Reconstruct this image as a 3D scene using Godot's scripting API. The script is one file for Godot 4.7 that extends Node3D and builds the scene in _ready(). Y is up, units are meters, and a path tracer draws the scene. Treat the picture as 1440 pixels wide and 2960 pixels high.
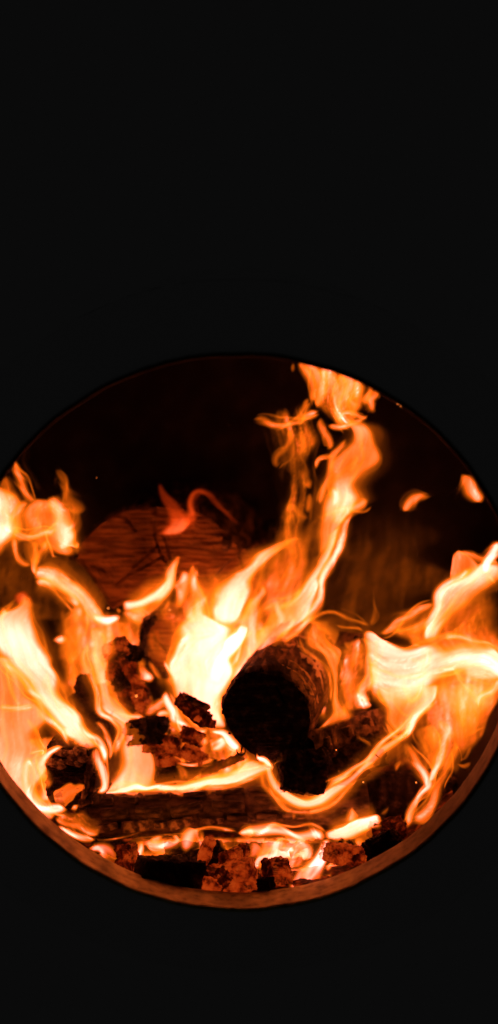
extends Node3D
# A wood fire seen through the round mouth of a steel drum, at night.
# Units are metres; the mouth of the drum lies in the plane z = 0 and the fire burns behind it.

const MOUTH := Vector3(0.0, 0.33, 0.0)
const FOCAL := 4512.0
const PITCH := 0.17
var eye := Vector3.ZERO
var forward := Vector3.ZERO
var upward := Vector3.ZERO
var wisp := FastNoiseLite.new()
var rough := FastNoiseLite.new()
var ridge := FastNoiseLite.new()
var folds := FastNoiseLite.new()
var drift := FastNoiseLite.new()
var cell := FastNoiseLite.new()
var hot: StandardMaterial3D
var red: StandardMaterial3D
var M := {}
var taken := {}


# ---------------------------------------------------------------- naming
func numbered(called: String) -> String:
	var n: int = taken.get(called, 0)
	taken[called] = n + 1
	return called if n == 0 else "%s_%03d" % [called, n]


func tag(o: Node3D, label: String, category: String, group := "") -> Node3D:
	o.set_meta("label", label)
	o.set_meta("category", category)
	if group != "":
		o.set_meta("group", group)
	return o


func thing(called: String, label: String, category: String, at := Vector3.ZERO, group := "") -> Node3D:
	var o := Node3D.new()
	o.name = numbered(called)
	o.position = at
	add_child(o)
	return tag(o, label, category, group)


func obj(called: String, mesh: Mesh, material: Material, parent: Node3D = null) -> MeshInstance3D:
	var o := MeshInstance3D.new()
	o.mesh = mesh
	o.material_override = material
	if parent == null:
		o.name = numbered(called)
		add_child(o)
	else:
		o.name = called
		parent.add_child(o, true)
		o.position = -parent.position
	return o


# A place in the scene, z metres from the mouth, on the line of sight through that point of the view.
func at(px: float, py: float, z: float) -> Vector3:
	var d := forward * FOCAL + Vector3.RIGHT * (px - 720.0) - upward * (py - 1480.0)
	return eye + d * ((z - eye.z) / d.z)


func scale_at(z: float) -> float:
	return (eye.z - z) / FOCAL


# ---------------------------------------------------------------- shapes
func grid(nu: int, nv: int, f: Callable, tint = null) -> ArrayMesh:
	var st := SurfaceTool.new()
	st.begin(Mesh.PRIMITIVE_TRIANGLES)
	for j in nv + 1:
		for i in nu + 1:
			var u := float(i) / nu
			var v := float(j) / nv
			st.set_uv(Vector2(u, v))
			if tint != null:
				st.set_color(tint.call(u, v))
			st.add_vertex(f.call(u, v))
	for j in nv:
		for i in nu:
			var a := j * (nu + 1) + i
			var b := a + nu + 1
			for k in [a, a + 1, b, a + 1, b + 1, b]:
				st.add_index(k)
	st.generate_normals()
	return st.commit()


# A lump of charcoal: a rounded block with crushed faces.
func lump(half: Vector3, seed_: float, roughness: float, roundness := 0.45, n := 14) -> ArrayMesh:
	var st := SurfaceTool.new()
	st.begin(Mesh.PRIMITIVE_TRIANGLES)
	var base := 0
	for face in 6:
		for j in n + 1:
			for i in n + 1:
				var a := 2.0 * i / n - 1.0
				var b := 2.0 * j / n - 1.0
				var c: Vector3 = [Vector3(1, a, b), Vector3(-1, b, a), Vector3(b, 1, a), Vector3(a, -1, b), Vector3(a, b, 1), Vector3(b, a, -1)][face]
				var p := c.lerp(c.normalized() * 1.15, roundness) * half
				var q := p * 100.0 + Vector3(seed_ * 17.3, seed_ * 5.1, seed_ * 9.7)
				var r := (ridge.get_noise_3dv(q * 0.9) * 0.9 + rough.get_noise_3dv(q * 2.4) * 0.5 + cell.get_noise_3dv(q * 1.3) * 0.7 + ridge.get_noise_3dv(q * 4.0) * 0.4 + rough.get_noise_3dv(q * 7.0) * 0.3) * roughness
				st.set_uv(Vector2(a, b))
				st.add_vertex(p + c.normalized() * r)
		for j in n:
			for i in n:
				var a := base + j * (n + 1) + i
				var b := a + n + 1
				for k in [a, b, a + 1, a + 1, b, b + 1]:
					st.add_index(k)
		base += (n + 1) * (n + 1)
	st.generate_normals()
	return st.commit()


func axes_along(d: Vector3) -> Basis:
	var z := d.normalized()
	var x := Vector3.UP.cross(z).normalized()
	return Basis(x, z.cross(x), z)


# Half extents across and along the view in source units, turned in the picture plane.
func coal(parent: Node3D, called: String, px: float, py: float, z: float, w: float, h: float, deep: float, turn: float, material: Material, seed_: float, roughness := 0.0025, roundness := 0.4, n := 14) -> MeshInstance3D:
	var k := scale_at(z) * 0.5
	var o := obj(called, lump(Vector3(w * k, h * k, deep), seed_, roughness, roundness, n), material, parent)
	o.position += at(px, py, z)
	o.rotation = Vector3(-0.25, 0.35 * sin(seed_ * 3.0), deg_to_rad(turn))
	return o


# ---------------------------------------------------------------- flames
func curve(p0, p1, p2, p3, t: float):
	return 0.5 * (2.0 * p1 + (p2 - p0) * t + (2.0 * p0 - 5.0 * p1 + 4.0 * p2 - p3) * t * t + (3.0 * p1 - p0 - 3.0 * p2 + p3) * t * t * t)


func spread(list: Array, t: float):
	var n := list.size() - 1
	var x := clampf(t, 0.0, 1.0) * n
	var k := mini(int(x), n - 1)
	return curve(list[maxi(k - 1, 0)], list[k], list[k + 1], list[mini(k + 2, n)], x - k)


# A thin body of burning gas: two luminous skins that meet along its edges. Rows are
# [left x, left y, right x, right y, heat across]; heat 0 is clear, 0.5 orange, 1 near white.
func sheet(parent: Node3D, called: String, z0: float, z1: float, rows: Array, o := {}) -> MeshInstance3D:
	var soft_l: float = o.get("sl", 26.0) * 2.5
	var soft_r: float = o.get("sr", 26.0) * 2.5
	var fade_0: float = o.get("f0", 22.0)
	var fade_1: float = o.get("f1", 22.0)
	var amp: float = o.get("amp", 0.16)
	var gain: float = o.get("gain", 1.0)
	var power: float = o.get("power", 0.0)
	var wander: float = o.get("wander", 5.0)
	var veil: float = o.get("veil", 0.0)
	var seed_: float = rows[0][0] * 1.7 + rows[0][1] * 0.9
	var lx := []
	var ly := []
	var rx := []
	var ry := []
	var hs := []
	var widest := 8.0
	var length := 0.0
	var along := [0.0]
	for i in rows.size():
		var r: Array = rows[i]
		lx.append(float(r[0]))
		ly.append(float(r[1]))
		rx.append(float(r[2]))
		ry.append(float(r[3]))
		hs.append(r[4])
		widest = maxf(widest, Vector2(r[2] - r[0], r[3] - r[1]).length())
		if i:
			var q: Array = rows[i - 1]
			length += Vector2(r[0] + r[2] - q[0] - q[2], r[1] + r[3] - q[1] - q[3]).length() * 0.5
			along.append(length)
	if power > 0.0:
		fade_0 = maxf(fade_0, length * 0.12) if not o.has("f0") else fade_0
		fade_1 = maxf(fade_1, length * 0.12) if not o.has("f1") else fade_1
	var nv := clampi(int(length / 6.0), 10, 110)
	var nu := clampi(int(widest / 5.0), 8, 44)
	var verts := PackedVector3Array()
	var uvs := PackedVector2Array()
	var index := PackedInt32Array()
	var k := scale_at(z0)
	var columns: int = hs[0].size()
	var thick := clampf(widest * k * o.get("thick", 0.2), 0.003, 0.022)
	for skin in [1.0, -1.0]:
		for j in nv + 1:
			# rows are spaced evenly by length
			var s := length * j / nv
			var seg := 0
			while seg < along.size() - 2 and along[seg + 1] < s:
				seg += 1
			var v: float = (seg + clampf((s - along[seg]) / maxf(along[seg + 1] - along[seg], 0.01), 0.0, 1.0)) / (rows.size() - 1)
			var l := Vector2(spread(lx, v), spread(ly, v))
			var r := Vector2(spread(rx, v), spread(ry, v))
			if power > 0.0:
				var pinch := 0.45 + 0.55 * smoothstep(0.0, fade_0 * 1.3, s) * smoothstep(0.0, fade_1 * 1.3, length - s)
				var mid := (l + r) * 0.5
				l = mid.lerp(l, pinch)
				r = mid.lerp(r, pinch)
			if veil > 0.0:
				var out := (r - l).normalized() * veil
				l -= out
				r += out
			var across := (r - l).normalized()
			l += across * wander * drift.get_noise_3d(l.x, l.y, seed_) * 2.4
			r += across * wander * drift.get_noise_3d(r.x, r.y, seed_ + 9.0) * 2.4
			var w := l.distance_to(r)
			var row := []
			for c in columns:
				var column := []
				for h in hs:
					column.append(float(h[c]))
				row.append(spread(column, v))
			var end := smoothstep(0.0, fade_0, s + 0.01) * smoothstep(0.0, fade_1, length - s + 0.01)
			for i in nu + 1:
				var u := float(i) / nu
				var p := l.lerp(r, u)
				var h: float = row[0] if columns == 1 else spread(row, u)
				var edge := 1.0
				if power > 0.0:
					var x := 2.0 * u - 1.0
					edge = 0.86 * exp(-pow((x - 0.5 * drift.get_noise_2d(s * 0.5, seed_)) / 0.44, 2.0))
					edge += 0.42 * exp(-pow((x - 0.95 * drift.get_noise_2d(s * 0.55, seed_ + 70.0 + 6.0 * skin)) / 0.17, 2.0))
					edge += 0.34 * exp(-pow((x - 1.1 * drift.get_noise_2d(s * 0.7, seed_ + 140.0 - 6.0 * skin)) / 0.13, 2.0))
					edge = minf(edge, 1.08) * pow(maxf(1.0 - x * x, 0.0), 0.8)
				else:
					var vl := soft_l * (1.0 + 1.1 * drift.get_noise_2d(s * 0.8, seed_ + 200.0))
					var vr := soft_r * (1.0 + 1.1 * drift.get_noise_2d(s * 0.8, seed_ + 300.0))
					edge = smoothstep(0.0, minf(maxf(vl, 4.0), w * 0.43), u * w) * smoothstep(0.0, minf(maxf(vr, 4.0), w * 0.43), (1.0 - u) * w)
				if veil > 0.0:
					edge = pow(maxf(1.0 - (2.0 * u - 1.0) * (2.0 * u - 1.0), 0.0), 1.3) * 0.5
				var streak := wisp.get_noise_3d((u - 0.5) * w / 0.35 + seed_, s / 3.2, seed_ + 30.0 * skin) + 0.6 * wisp.get_noise_3d(p.x / 0.9, p.y / 0.9, seed_ + 50.0 + 20.0 * skin)
				var line := folds.get_noise_3d((u - 0.5) * w * 1.5 + seed_, s * 0.22, seed_ + 40.0 * skin)
				streak += 1.2 * pow(maxf(line, 0.0), 3.0) - 0.15
				h = maxf(h * edge * end * (1.0 + amp * 1.6 * streak * clampf(1.5 - h, 0.35, 1.0)), 0.0) * gain
				var bow := sqrt(maxf(1.0 - (2.0 * u - 1.0) * (2.0 * u - 1.0), 0.0)) * thick * smoothstep(0.0, 0.12, v) * smoothstep(0.0, 0.12, 1.0 - v)
				var z := lerpf(z0, z1, v) + wisp.get_noise_2d(s * 0.8, seed_) * 0.02
				verts.append(at(p.x, p.y, z + skin * bow) - parent.position)
				uvs.append(Vector2(clampf(h / 1.4, 0.002, 0.998), 0.5))
	for side in 2:
		var base := side * (nv + 1) * (nu + 1)
		for j in nv:
			for i in nu:
				var a := base + j * (nu + 1) + i
				var b := a + nu + 1
				for n in ([a, a + 1, b, a + 1, b + 1, b] if side == 0 else [a, b, a + 1, a + 1, b, b + 1]):
					index.append(n)
	var arrays := []
	arrays.resize(Mesh.ARRAY_MAX)
	arrays[Mesh.ARRAY_VERTEX] = verts
	arrays[Mesh.ARRAY_TEX_UV] = uvs
	arrays[Mesh.ARRAY_INDEX] = index
	var mesh := ArrayMesh.new()
	mesh.add_surface_from_arrays(Mesh.PRIMITIVE_TRIANGLES, arrays)
	var m := MeshInstance3D.new()
	m.mesh = mesh
	m.material_override = o.get("mat", hot)
	m.name = called
	parent.add_child(m, true)
	if power == 0.0 and veil == 0.0 and not o.has("no_veil") and not o.has("mat") and widest > 50.0:
		# bright folds that run through the sheet and fray at its ends
		for n in 4:
			var pts := []
			for j in 7:
				var v := 0.02 + 0.96 * j / 6.0
				var u := clampf([0.1, 0.36, 0.64, 0.9][n] + 0.22 * drift.get_noise_2d(j * 60.0 + n * 300.0, seed_ * 3.0), 0.05, 0.95)
				var p := Vector2(spread(lx, v), spread(ly, v)).lerp(Vector2(spread(rx, v), spread(ry, v)), u)
				var row := []
				for c in columns:
					var column := []
					for h in hs:
						column.append(float(h[c]))
					row.append(spread(column, v))
				var h_here: float = row[0] if columns == 1 else spread(row, u)
				pts.append([p.x, p.y, 9.0 + 9.0 * absf(sin(seed_ + n * 2.0 + j * 0.7)), h_here * (0.54 + 0.2 * sin(seed_ * 0.7 + n * 1.9))])
			tongue(parent, "flame_fold", z0 + 0.008 * sin(n * 2.0), z1 + 0.008 * cos(n * 3.0), pts, {"plain": true})
	if power > 0.0 and not o.has("plain") and not o.has("mat") and widest > 30.0 and length > 150.0:
		# a thin wisp that winds round the tongue
		var pts := []
		for j in 8:
			var v := j / 7.0
			var u := 0.5 + 0.34 * sin(v * 3.4 + seed_)
			var p := Vector2(spread(lx, v), spread(ly, v)).lerp(Vector2(spread(rx, v), spread(ry, v)), u)
			pts.append([p.x, p.y, 8.0, float(hs[mini(int(v * (hs.size() - 1)), hs.size() - 1)][0]) * 0.66])
		tongue(parent, "flame_wisp", z0 + 0.01, z1 - 0.01, pts, {"plain": true})
	if power == 0.0 and veil == 0.0 and not o.has("no_veil") and not o.has("mat"):
		var hottest := 0.0
		for row in hs:
			for c in row:
				hottest = maxf(hottest, c)
		if hottest > 0.55:
			var with := o.duplicate()
			with.merge({"veil": 52.0, "f0": 40.0, "f1": 40.0, "thick": 0.3}, true)
			sheet(parent, "flame_veil", z0, z1, rows, with)
	return m


# A tongue of flame along a line: [x, y, width, heat].
func tongue(parent: Node3D, called: String, z0: float, z1: float, pts: Array, o := {}) -> MeshInstance3D:
	var xs := []
	var ys := []
	var ws := []
	var hs := []
	for p in pts:
		xs.append(float(p[0]))
		ys.append(float(p[1]))
		ws.append(float(p[2]))
		hs.append(float(p[3]))
	var rows := []
	var n: int = (pts.size() - 1) * 4
	var last := Vector2.RIGHT
	for j in n + 1:
		var v := float(j) / n
		var c := Vector2(spread(xs, v), spread(ys, v))
		var d := Vector2(spread(xs, minf(v + 0.02, 1.0)), spread(ys, minf(v + 0.02, 1.0))) - Vector2(spread(xs, maxf(v - 0.02, 0.0)), spread(ys, maxf(v - 0.02, 0.0)))
		var side := d.orthogonal().normalized()
		if j and side.dot(last) < 0.0:
			side = last
		last = side
		var w := maxf(spread(ws, v), 2.0) * 1.4
		rows.append([c.x - side.x * w, c.y - side.y * w, c.x + side.x * w, c.y + side.y * w, [maxf(spread(hs, v), 0.0)]])
	var with := {"power": 2.2, "amp": 0.14, "gain": 0.95, "thick": 0.4}
	with.merge(o, true)
	return sheet(parent, called, z0, z1, rows, with)


# ---------------------------------------------------------------- materials
func ramp_material(stops: Array, called: String) -> StandardMaterial3D:
	# stops: [heat, red, green, blue (light given off over black), share of what lies behind that it hides]
	var im := Image.create_empty(512, 4, false, Image.FORMAT_RGBAF)
	for x in 512:
		var h := 1.4 * (x + 0.5) / 512.0
		var k := 0
		while k < stops.size() - 2 and stops[k + 1][0] < h:
			k += 1
		var a: Array = stops[k]
		var b: Array = stops[k + 1]
		var t := clampf((h - a[0]) / (b[0] - a[0]), 0.0, 1.0)
		var cover := lerpf(a[4], b[4], t)
		var c := Color(lerpf(a[1], b[1], t), lerpf(a[2], b[2], t), lerpf(a[3], b[3], t)) / maxf(cover, 0.02)
		c.a = 1.0 - sqrt(1.0 - minf(cover, 0.98))
		for y in 4:
			im.set_pixel(x, y, c)
	var m := StandardMaterial3D.new()
	m.resource_name = called
	m.shading_mode = BaseMaterial3D.SHADING_MODE_UNSHADED
	m.transparency = BaseMaterial3D.TRANSPARENCY_ALPHA
	m.cull_mode = BaseMaterial3D.CULL_DISABLED
	m.albedo_texture = ImageTexture.create_from_image(im)
	m.texture_repeat = false
	return m


func noise_texture(seed_: int, freq: float, colours: Array, type := FastNoiseLite.TYPE_SIMPLEX_SMOOTH, octaves := 5, size := 512) -> NoiseTexture2D:
	var n := FastNoiseLite.new()
	n.seed = seed_
	n.noise_type = type
	n.frequency = freq
	n.fractal_octaves = octaves
	var g := Gradient.new()
	g.offsets = PackedFloat32Array(colours.map(func(c): return c[0]))
	g.colors = PackedColorArray(colours.map(func(c): return c[1]))
	var t := NoiseTexture2D.new()
	t.width = size
	t.height = size
	t.seamless = true
	t.noise = n
	t.color_ramp = g
	return t


func crack_texture(seed_: int, colours: Array) -> NoiseTexture2D:
	var t := noise_texture(seed_, 0.012, colours, FastNoiseLite.TYPE_SIMPLEX_SMOOTH, 4)
	var n: FastNoiseLite = t.noise
	n.fractal_type = FastNoiseLite.FRACTAL_RIDGED
	n.domain_warp_enabled = true
	n.domain_warp_amplitude = 22.0
	n.domain_warp_frequency = 0.02
	return t


func lin(r: float, g: float, b: float) -> Color:
	return Color(r, g, b).linear_to_srgb()


func wood(called: String, tex: Texture2D, rough_: float, tile: Vector3, relief: Texture2D = null, depth := 0.12) -> StandardMaterial3D:
	var m := StandardMaterial3D.new()
	m.resource_name = called
	m.albedo_texture = tex
	m.roughness = rough_
	m.metallic_specular = 0.25
	m.uv1_triplanar = true
	m.uv1_scale = tile
	if relief:
		m.heightmap_enabled = true
		m.heightmap_texture = relief
		m.heightmap_scale = depth
	M[called] = m
	return m


func ember(called: String, seed_: int, tile: float, dark: float, energy: float) -> StandardMaterial3D:
	var m := wood(called, M.tex_char, 0.95, Vector3.ONE * tile, M.tex_relief, 0.15)
	m.emission_enabled = true
	m.emission = Color.BLACK
	m.emission_energy_multiplier = energy
	m.emission_texture = crack_texture(seed_, [[0.0, lin(0.9, 0.12, 0.014)], [maxf(dark - 0.25, 0.02), lin(0.62, 0.05, 0.004)], [dark - 0.08, lin(0.22, 0.013, 0.001)], [dark + 0.06, lin(0.03, 0.001, 0.0)], [1.0, Color.BLACK]])
	return m


func materials() -> void:
	wisp.seed = 11
	wisp.frequency = 0.012
	wisp.fractal_octaves = 3
	wisp.domain_warp_enabled = true
	wisp.domain_warp_amplitude = 18.0
	rough.seed = 5
	rough.frequency = 0.5
	rough.fractal_octaves = 4
	ridge.seed = 8
	ridge.frequency = 0.35
	ridge.fractal_type = FastNoiseLite.FRACTAL_RIDGED
	ridge.fractal_octaves = 3
	folds.seed = 19
	folds.frequency = 0.011
	folds.fractal_type = FastNoiseLite.FRACTAL_RIDGED
	folds.fractal_octaves = 2
	folds.domain_warp_enabled = true
	folds.domain_warp_amplitude = 25.0
	drift.seed = 23
	drift.frequency = 0.009
	drift.fractal_octaves = 1
	cell.seed = 3
	cell.noise_type = FastNoiseLite.TYPE_CELLULAR
	cell.cellular_return_type = FastNoiseLite.RETURN_DISTANCE2_SUB
	cell.frequency = 0.4
	hot = ramp_material([
		[0.0, 0.0, 0.0, 0.0, 0.0], [0.1, 0.018, 0.0032, 0.0003, 0.004], [0.2, 0.075, 0.0125, 0.0006, 0.014], [0.3, 0.21, 0.033, 0.001, 0.035],
		[0.4, 0.52, 0.076, 0.002, 0.07], [0.5, 1.05, 0.125, 0.006, 0.13], [0.6, 1.7, 0.2, 0.035, 0.22], [0.7, 2.5, 0.33, 0.13, 0.33], [0.8, 3.3, 0.55, 0.31, 0.44],
		[0.9, 4.3, 0.93, 0.63, 0.54], [1.0, 5.5, 1.25, 0.95, 0.64], [1.2, 8.0, 1.7, 1.5, 0.76], [1.4, 9.0, 2.2, 1.9, 0.85]], "flame")
	red = ramp_material([
		[0.0, 0.0, 0.0, 0.0, 0.0], [0.1, 0.03, 0.002, 0.0002, 0.01], [0.3, 0.22, 0.014, 0.001, 0.06], [0.5, 0.7, 0.05, 0.004, 0.14],
		[0.7, 1.1, 0.15, 0.035, 0.25], [1.4, 1.6, 0.5, 0.2, 0.5]], "red_flame")
	M.tex_relief = noise_texture(31, 0.02, [[0.0, Color.BLACK], [1.0, Color.WHITE]])
	M.tex_char = noise_texture(32, 0.015, [[0.0, lin(0.006, 0.004, 0.002)], [0.5, lin(0.02, 0.013, 0.006)], [0.72, lin(0.055, 0.036, 0.016)], [1.0, lin(0.15, 0.1, 0.045)]])
	M.tex_ashen = noise_texture(39, 0.015, [[0.0, lin(0.01, 0.007, 0.003)], [0.4, lin(0.05, 0.034, 0.014)], [0.6, lin(0.12, 0.08, 0.03)], [1.0, lin(0.26, 0.18, 0.07)]])
	M.tex_bark = noise_texture(33, 0.012, [[0.0, lin(0.012, 0.008, 0.004)], [0.45, lin(0.04, 0.026, 0.01)], [0.62, lin(0.2, 0.12, 0.04)], [1.0, lin(0.45, 0.3, 0.11)]])
	M.tex_light = noise_texture(38, 0.012, [[0.0, lin(0.05, 0.03, 0.01)], [0.4, lin(0.3, 0.2, 0.07)], [0.6, lin(0.6, 0.42, 0.16)], [1.0, lin(0.8, 0.6, 0.28)]])
	M.tex_plate = noise_texture(37, 0.015, [[0.0, lin(0.02, 0.014, 0.006)], [0.4, lin(0.08, 0.05, 0.02)], [0.6, lin(0.3, 0.2, 0.08)], [1.0, lin(0.5, 0.36, 0.16)]])
	M.tex_face = noise_texture(34, 0.01, [[0.0, lin(0.03, 0.014, 0.002)], [0.4, lin(0.13, 0.065, 0.009)], [0.6, lin(0.22, 0.11, 0.016)], [1.0, lin(0.36, 0.19, 0.03)]])
	M.tex_soot = noise_texture(35, 0.01, [[0.0, lin(0.008, 0.007, 0.006)], [0.6, lin(0.018, 0.015, 0.012)], [1.0, lin(0.04, 0.032, 0.025)]])
	M.tex_rust = noise_texture(36, 0.014, [[0.0, lin(0.14, 0.115, 0.04)], [0.35, lin(0.52, 0.44, 0.15)], [0.6, lin(0.7, 0.6, 0.21)], [1.0, lin(0.82, 0.72, 0.28)]])
	wood("char", M.tex_char, 0.9, Vector3.ONE * 9.0, M.tex_relief, 0.2)
	wood("ashen_char", M.tex_ashen, 0.9, Vector3(5, 12, 9), M.tex_relief, 0.2)
	wood("bark_light", M.tex_light, 0.85, Vector3(8, 8, 3), M.tex_relief, 0.2)
	wood("bark", M.tex_bark, 0.9, Vector3(10, 10, 3), M.tex_relief, 0.2)
	wood("cut_wood", M.tex_face, 0.85, Vector3(3.0, 26.0, 3.0), M.tex_relief, 0.04)
	wood("soot_shade", M.tex_soot, 0.9, Vector3.ONE * 4.0)
	wood("rusty_steel", M.tex_rust, 0.75, Vector3.ONE * 9.0, M.tex_relief, 0.03)
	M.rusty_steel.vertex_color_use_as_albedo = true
	var shell := StandardMaterial3D.new()
	shell.albedo_color = lin(0.96, 0.96, 0.96)
	shell.roughness = 0.95
	shell.metallic_specular = 0.2
	M.pale_steel = shell
	ember("ember_bright", 41, 6.0, 0.74, 0.6)
	ember("ember_mixed", 42, 6.0, 0.55, 0.65)
	ember("ember_dull", 43, 6.0, 0.42, 0.5)


func _ready() -> void:
	# camera
	forward = Vector3(0, -sin(PITCH), -cos(PITCH))
	upward = Vector3(0, cos(PITCH), -sin(PITCH))
	eye = MOUTH - (forward * FOCAL + Vector3.RIGHT * (691.0 - 720.0) - upward * (1853.0 - 1480.0)) * (1.6 / FOCAL)
	var cam := Camera3D.new()
	cam.name = "camera"
	cam.fov = rad_to_deg(2.0 * atan(1480.0 / FOCAL))
	cam.near = 0.05
	cam.far = 60.0
	cam.position = eye
	cam.rotation = Vector3(-PITCH, 0, 0)
	var lens := CameraAttributesPhysical.new()
	lens.frustum_focal_length = 24.0 * FOCAL / (2.0 * 1480.0)
	lens.frustum_focus_distance = 1.75
	lens.frustum_near = 0.05
	lens.frustum_far = 60.0
	lens.exposure_aperture = 1.0
	cam.attributes = lens
	add_child(cam)
	cam.current = true
	# night air round the drum
	var e := Environment.new()
	e.background_mode = Environment.BG_COLOR
	e.background_color = Color8(10, 10, 10)
	e.tonemap_mode = Environment.TONE_MAPPER_LINEAR
	e.tonemap_exposure = 1.0
	e.sdfgi_enabled = true
	e.ssao_enabled = true
	e.ssil_enabled = true
	var w := WorldEnvironment.new()
	w.name = "night"
	w.environment = e
	add_child(w)
	materials()
	var plate := wood("burnt_plate", M.tex_plate, 0.85, Vector3.ONE * 9.0, M.tex_relief, 0.2)
	var s := StandardMaterial3D.new()
	s.albedo_color = Color.BLACK
	s.emission_enabled = true
	s.emission = Color(1.0, 0.5, 0.2)
	s.emission_energy_multiplier = 2.0
	M.spark = s
	build_drum()
	build_logs()
	build_coals()
	build_flames()
	build_sparks()
	# the light of the largest flames
	for l in [[620, 1900, -0.25, 0.004], [1220, 1930, -0.19, 0.003], [110, 2000, -0.15, 0.003], [860, 2470, -0.12, 0.002], [470, 2446, -0.115, 0.002], [1000, 1900, -0.15, 0.0015]]:
		var o := OmniLight3D.new()
		o.name = "flame_light"
		o.light_color = Color(1.0, 0.5, 0.16)
		o.light_energy = l[3]
		o.light_size = 0.03
		o.omni_range = 3.0
		o.omni_attenuation = 2.0
		o.shadow_enabled = true
		o.position = at(l[0], l[1], l[2])
		add_child(o, true)


# ---------------------------------------------------------------- the drum
func lathe(profile: Array, n := 160, start := 0.0, sweep := TAU, tint = null) -> ArrayMesh:
	return grid(n, profile.size() - 1, func(u, v):
		var k := int(round(v * (profile.size() - 1)))
		var r: float = profile[k].x
		var a: float = start + u * sweep
		r += 0.0012 * rough.get_noise_2d(cos(a) * 9.0, sin(a) * 9.0) + 0.0004 * rough.get_noise_3d(cos(a) * 60.0, sin(a) * 60.0, k * 0.7)
		return MOUTH + Vector3(cos(a) * r, sin(a) * r, profile[k].y), tint)


func build_drum() -> void:
	var t := thing("fire_drum", "black steel drum lying on its side with a round open mouth full of fire", "drum", MOUTH)
	var lip := []
	for p in [[0.304, -0.056], [0.2985, -0.055], [0.295, -0.052]]:
		lip.append(Vector2(p[0], p[1]))
	for k in 6:
		lip.append(Vector2(lerpf(0.2942, 0.2905, k / 5.0), lerpf(-0.05, -0.004, k / 5.0)))
	for k in 9:
		var a := PI * k / 8.0
		lip.append(Vector2(0.293 - cos(a) * 0.0026, -0.0036 + sin(a) * 0.0034))
	lip.append(Vector2(0.2975, -0.03))
	lip.append(Vector2(0.3, -0.0495))
	# firelight falloff painted into the rim colour, dim at right and top, plus stains
	var soot_shade := func(u: float, v: float) -> Color:
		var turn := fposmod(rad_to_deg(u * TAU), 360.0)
		var lit_and_clean := smoothstep(178.0, 205.0, turn) * (1.0 - 0.86 * smoothstep(272.0, 322.0, turn)) * (1.0 - smoothstep(345.0, 360.0, turn))
		lit_and_clean *= 0.62 + 0.38 * smoothstep(220.0, 255.0, turn)
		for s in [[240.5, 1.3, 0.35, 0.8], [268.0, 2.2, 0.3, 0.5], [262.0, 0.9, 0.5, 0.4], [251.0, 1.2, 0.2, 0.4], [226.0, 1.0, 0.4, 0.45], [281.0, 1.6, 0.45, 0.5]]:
			lit_and_clean *= 1.0 - s[3] * exp(-pow((turn - s[0]) / s[1], 2.0) - pow((v - s[2]) / 0.14, 2.0))
		lit_and_clean *= 0.9 + 0.55 * rough.get_noise_2d(turn * 0.4, v * 4.0) + 0.25 * rough.get_noise_2d(turn * 2.0, v * 12.0)
		return Color.WHITE * clampf(0.06 + 0.94 * lit_and_clean, 0.05, 1.0)
	obj("rim", lathe(lip, 360, 0.0, TAU, soot_shade), M.rusty_steel, t)
	obj("front_plate", lathe([Vector2(0.294, -0.006), Vector2(0.294, -0.0032), Vector2(0.2943, -0.003), Vector2(0.295, -0.003), Vector2(0.362, -0.003), Vector2(0.3635, -0.0032), Vector2(0.366, -0.006), Vector2(0.366, -0.058)]), M.pale_steel, t)
	obj("inner_plate", lathe([Vector2(0.304, -0.0568), Vector2(0.361, -0.0585)]), M.soot_shade, t)
	obj("drum_wall", lathe([Vector2(0.3662, -0.0581), Vector2(0.3662, -0.62)]), M.pale_steel, t)
	obj("sooty_lining", lathe([Vector2(0.361, -0.0587), Vector2(0.361, -0.62)]), M.soot_shade, t)
	obj("back_plate", lathe([Vector2(0.0001, -0.6203), Vector2(0.1, -0.6203), Vector2(0.2, -0.6203), Vector2(0.3662, -0.6203), Vector2(0.3662, -0.626), Vector2(0.0001, -0.626)]), M.soot_shade, t)


# ---------------------------------------------------------------- logs
# The rough side of a log between two ends; cracks are grooves across it.
func log_side(a: Vector3, b: Vector3, ra: float, rb: float, bump: float, seed_: float, rings := 0.0, nu := 72, nv := 60, grooves := []) -> ArrayMesh:
	var m := axes_along(a - b)
	return grid(nu, nv, func(u, v):
		var c := a.lerp(b, v)
		var d: Vector3 = m.x * cos(u * TAU) + m.y * sin(u * TAU)
		var q := Vector3(cos(u * TAU) * 3.0, sin(u * TAU) * 3.0, v * 8.0) + Vector3.ONE * seed_
		var r := lerpf(ra, rb, v) * (1.0 + 0.06 * rough.get_noise_3dv(q * 0.3))
		r += bump * (ridge.get_noise_3dv(q) + 0.7 * rough.get_noise_3dv(q * 3.0))
		if rings > 0.0:
			r += bump * 0.8 * sin(v * rings + 2.5 * rough.get_noise_3dv(q * 0.5) + u * 3.0)
		for g in grooves:
			var off: float = absf(v - g - 0.012 * rough.get_noise_2d(u * 30.0, g * 90.0))
			r -= 0.003 * (1.0 - smoothstep(0.0, 0.008, off))
		return c + d * r)


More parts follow.
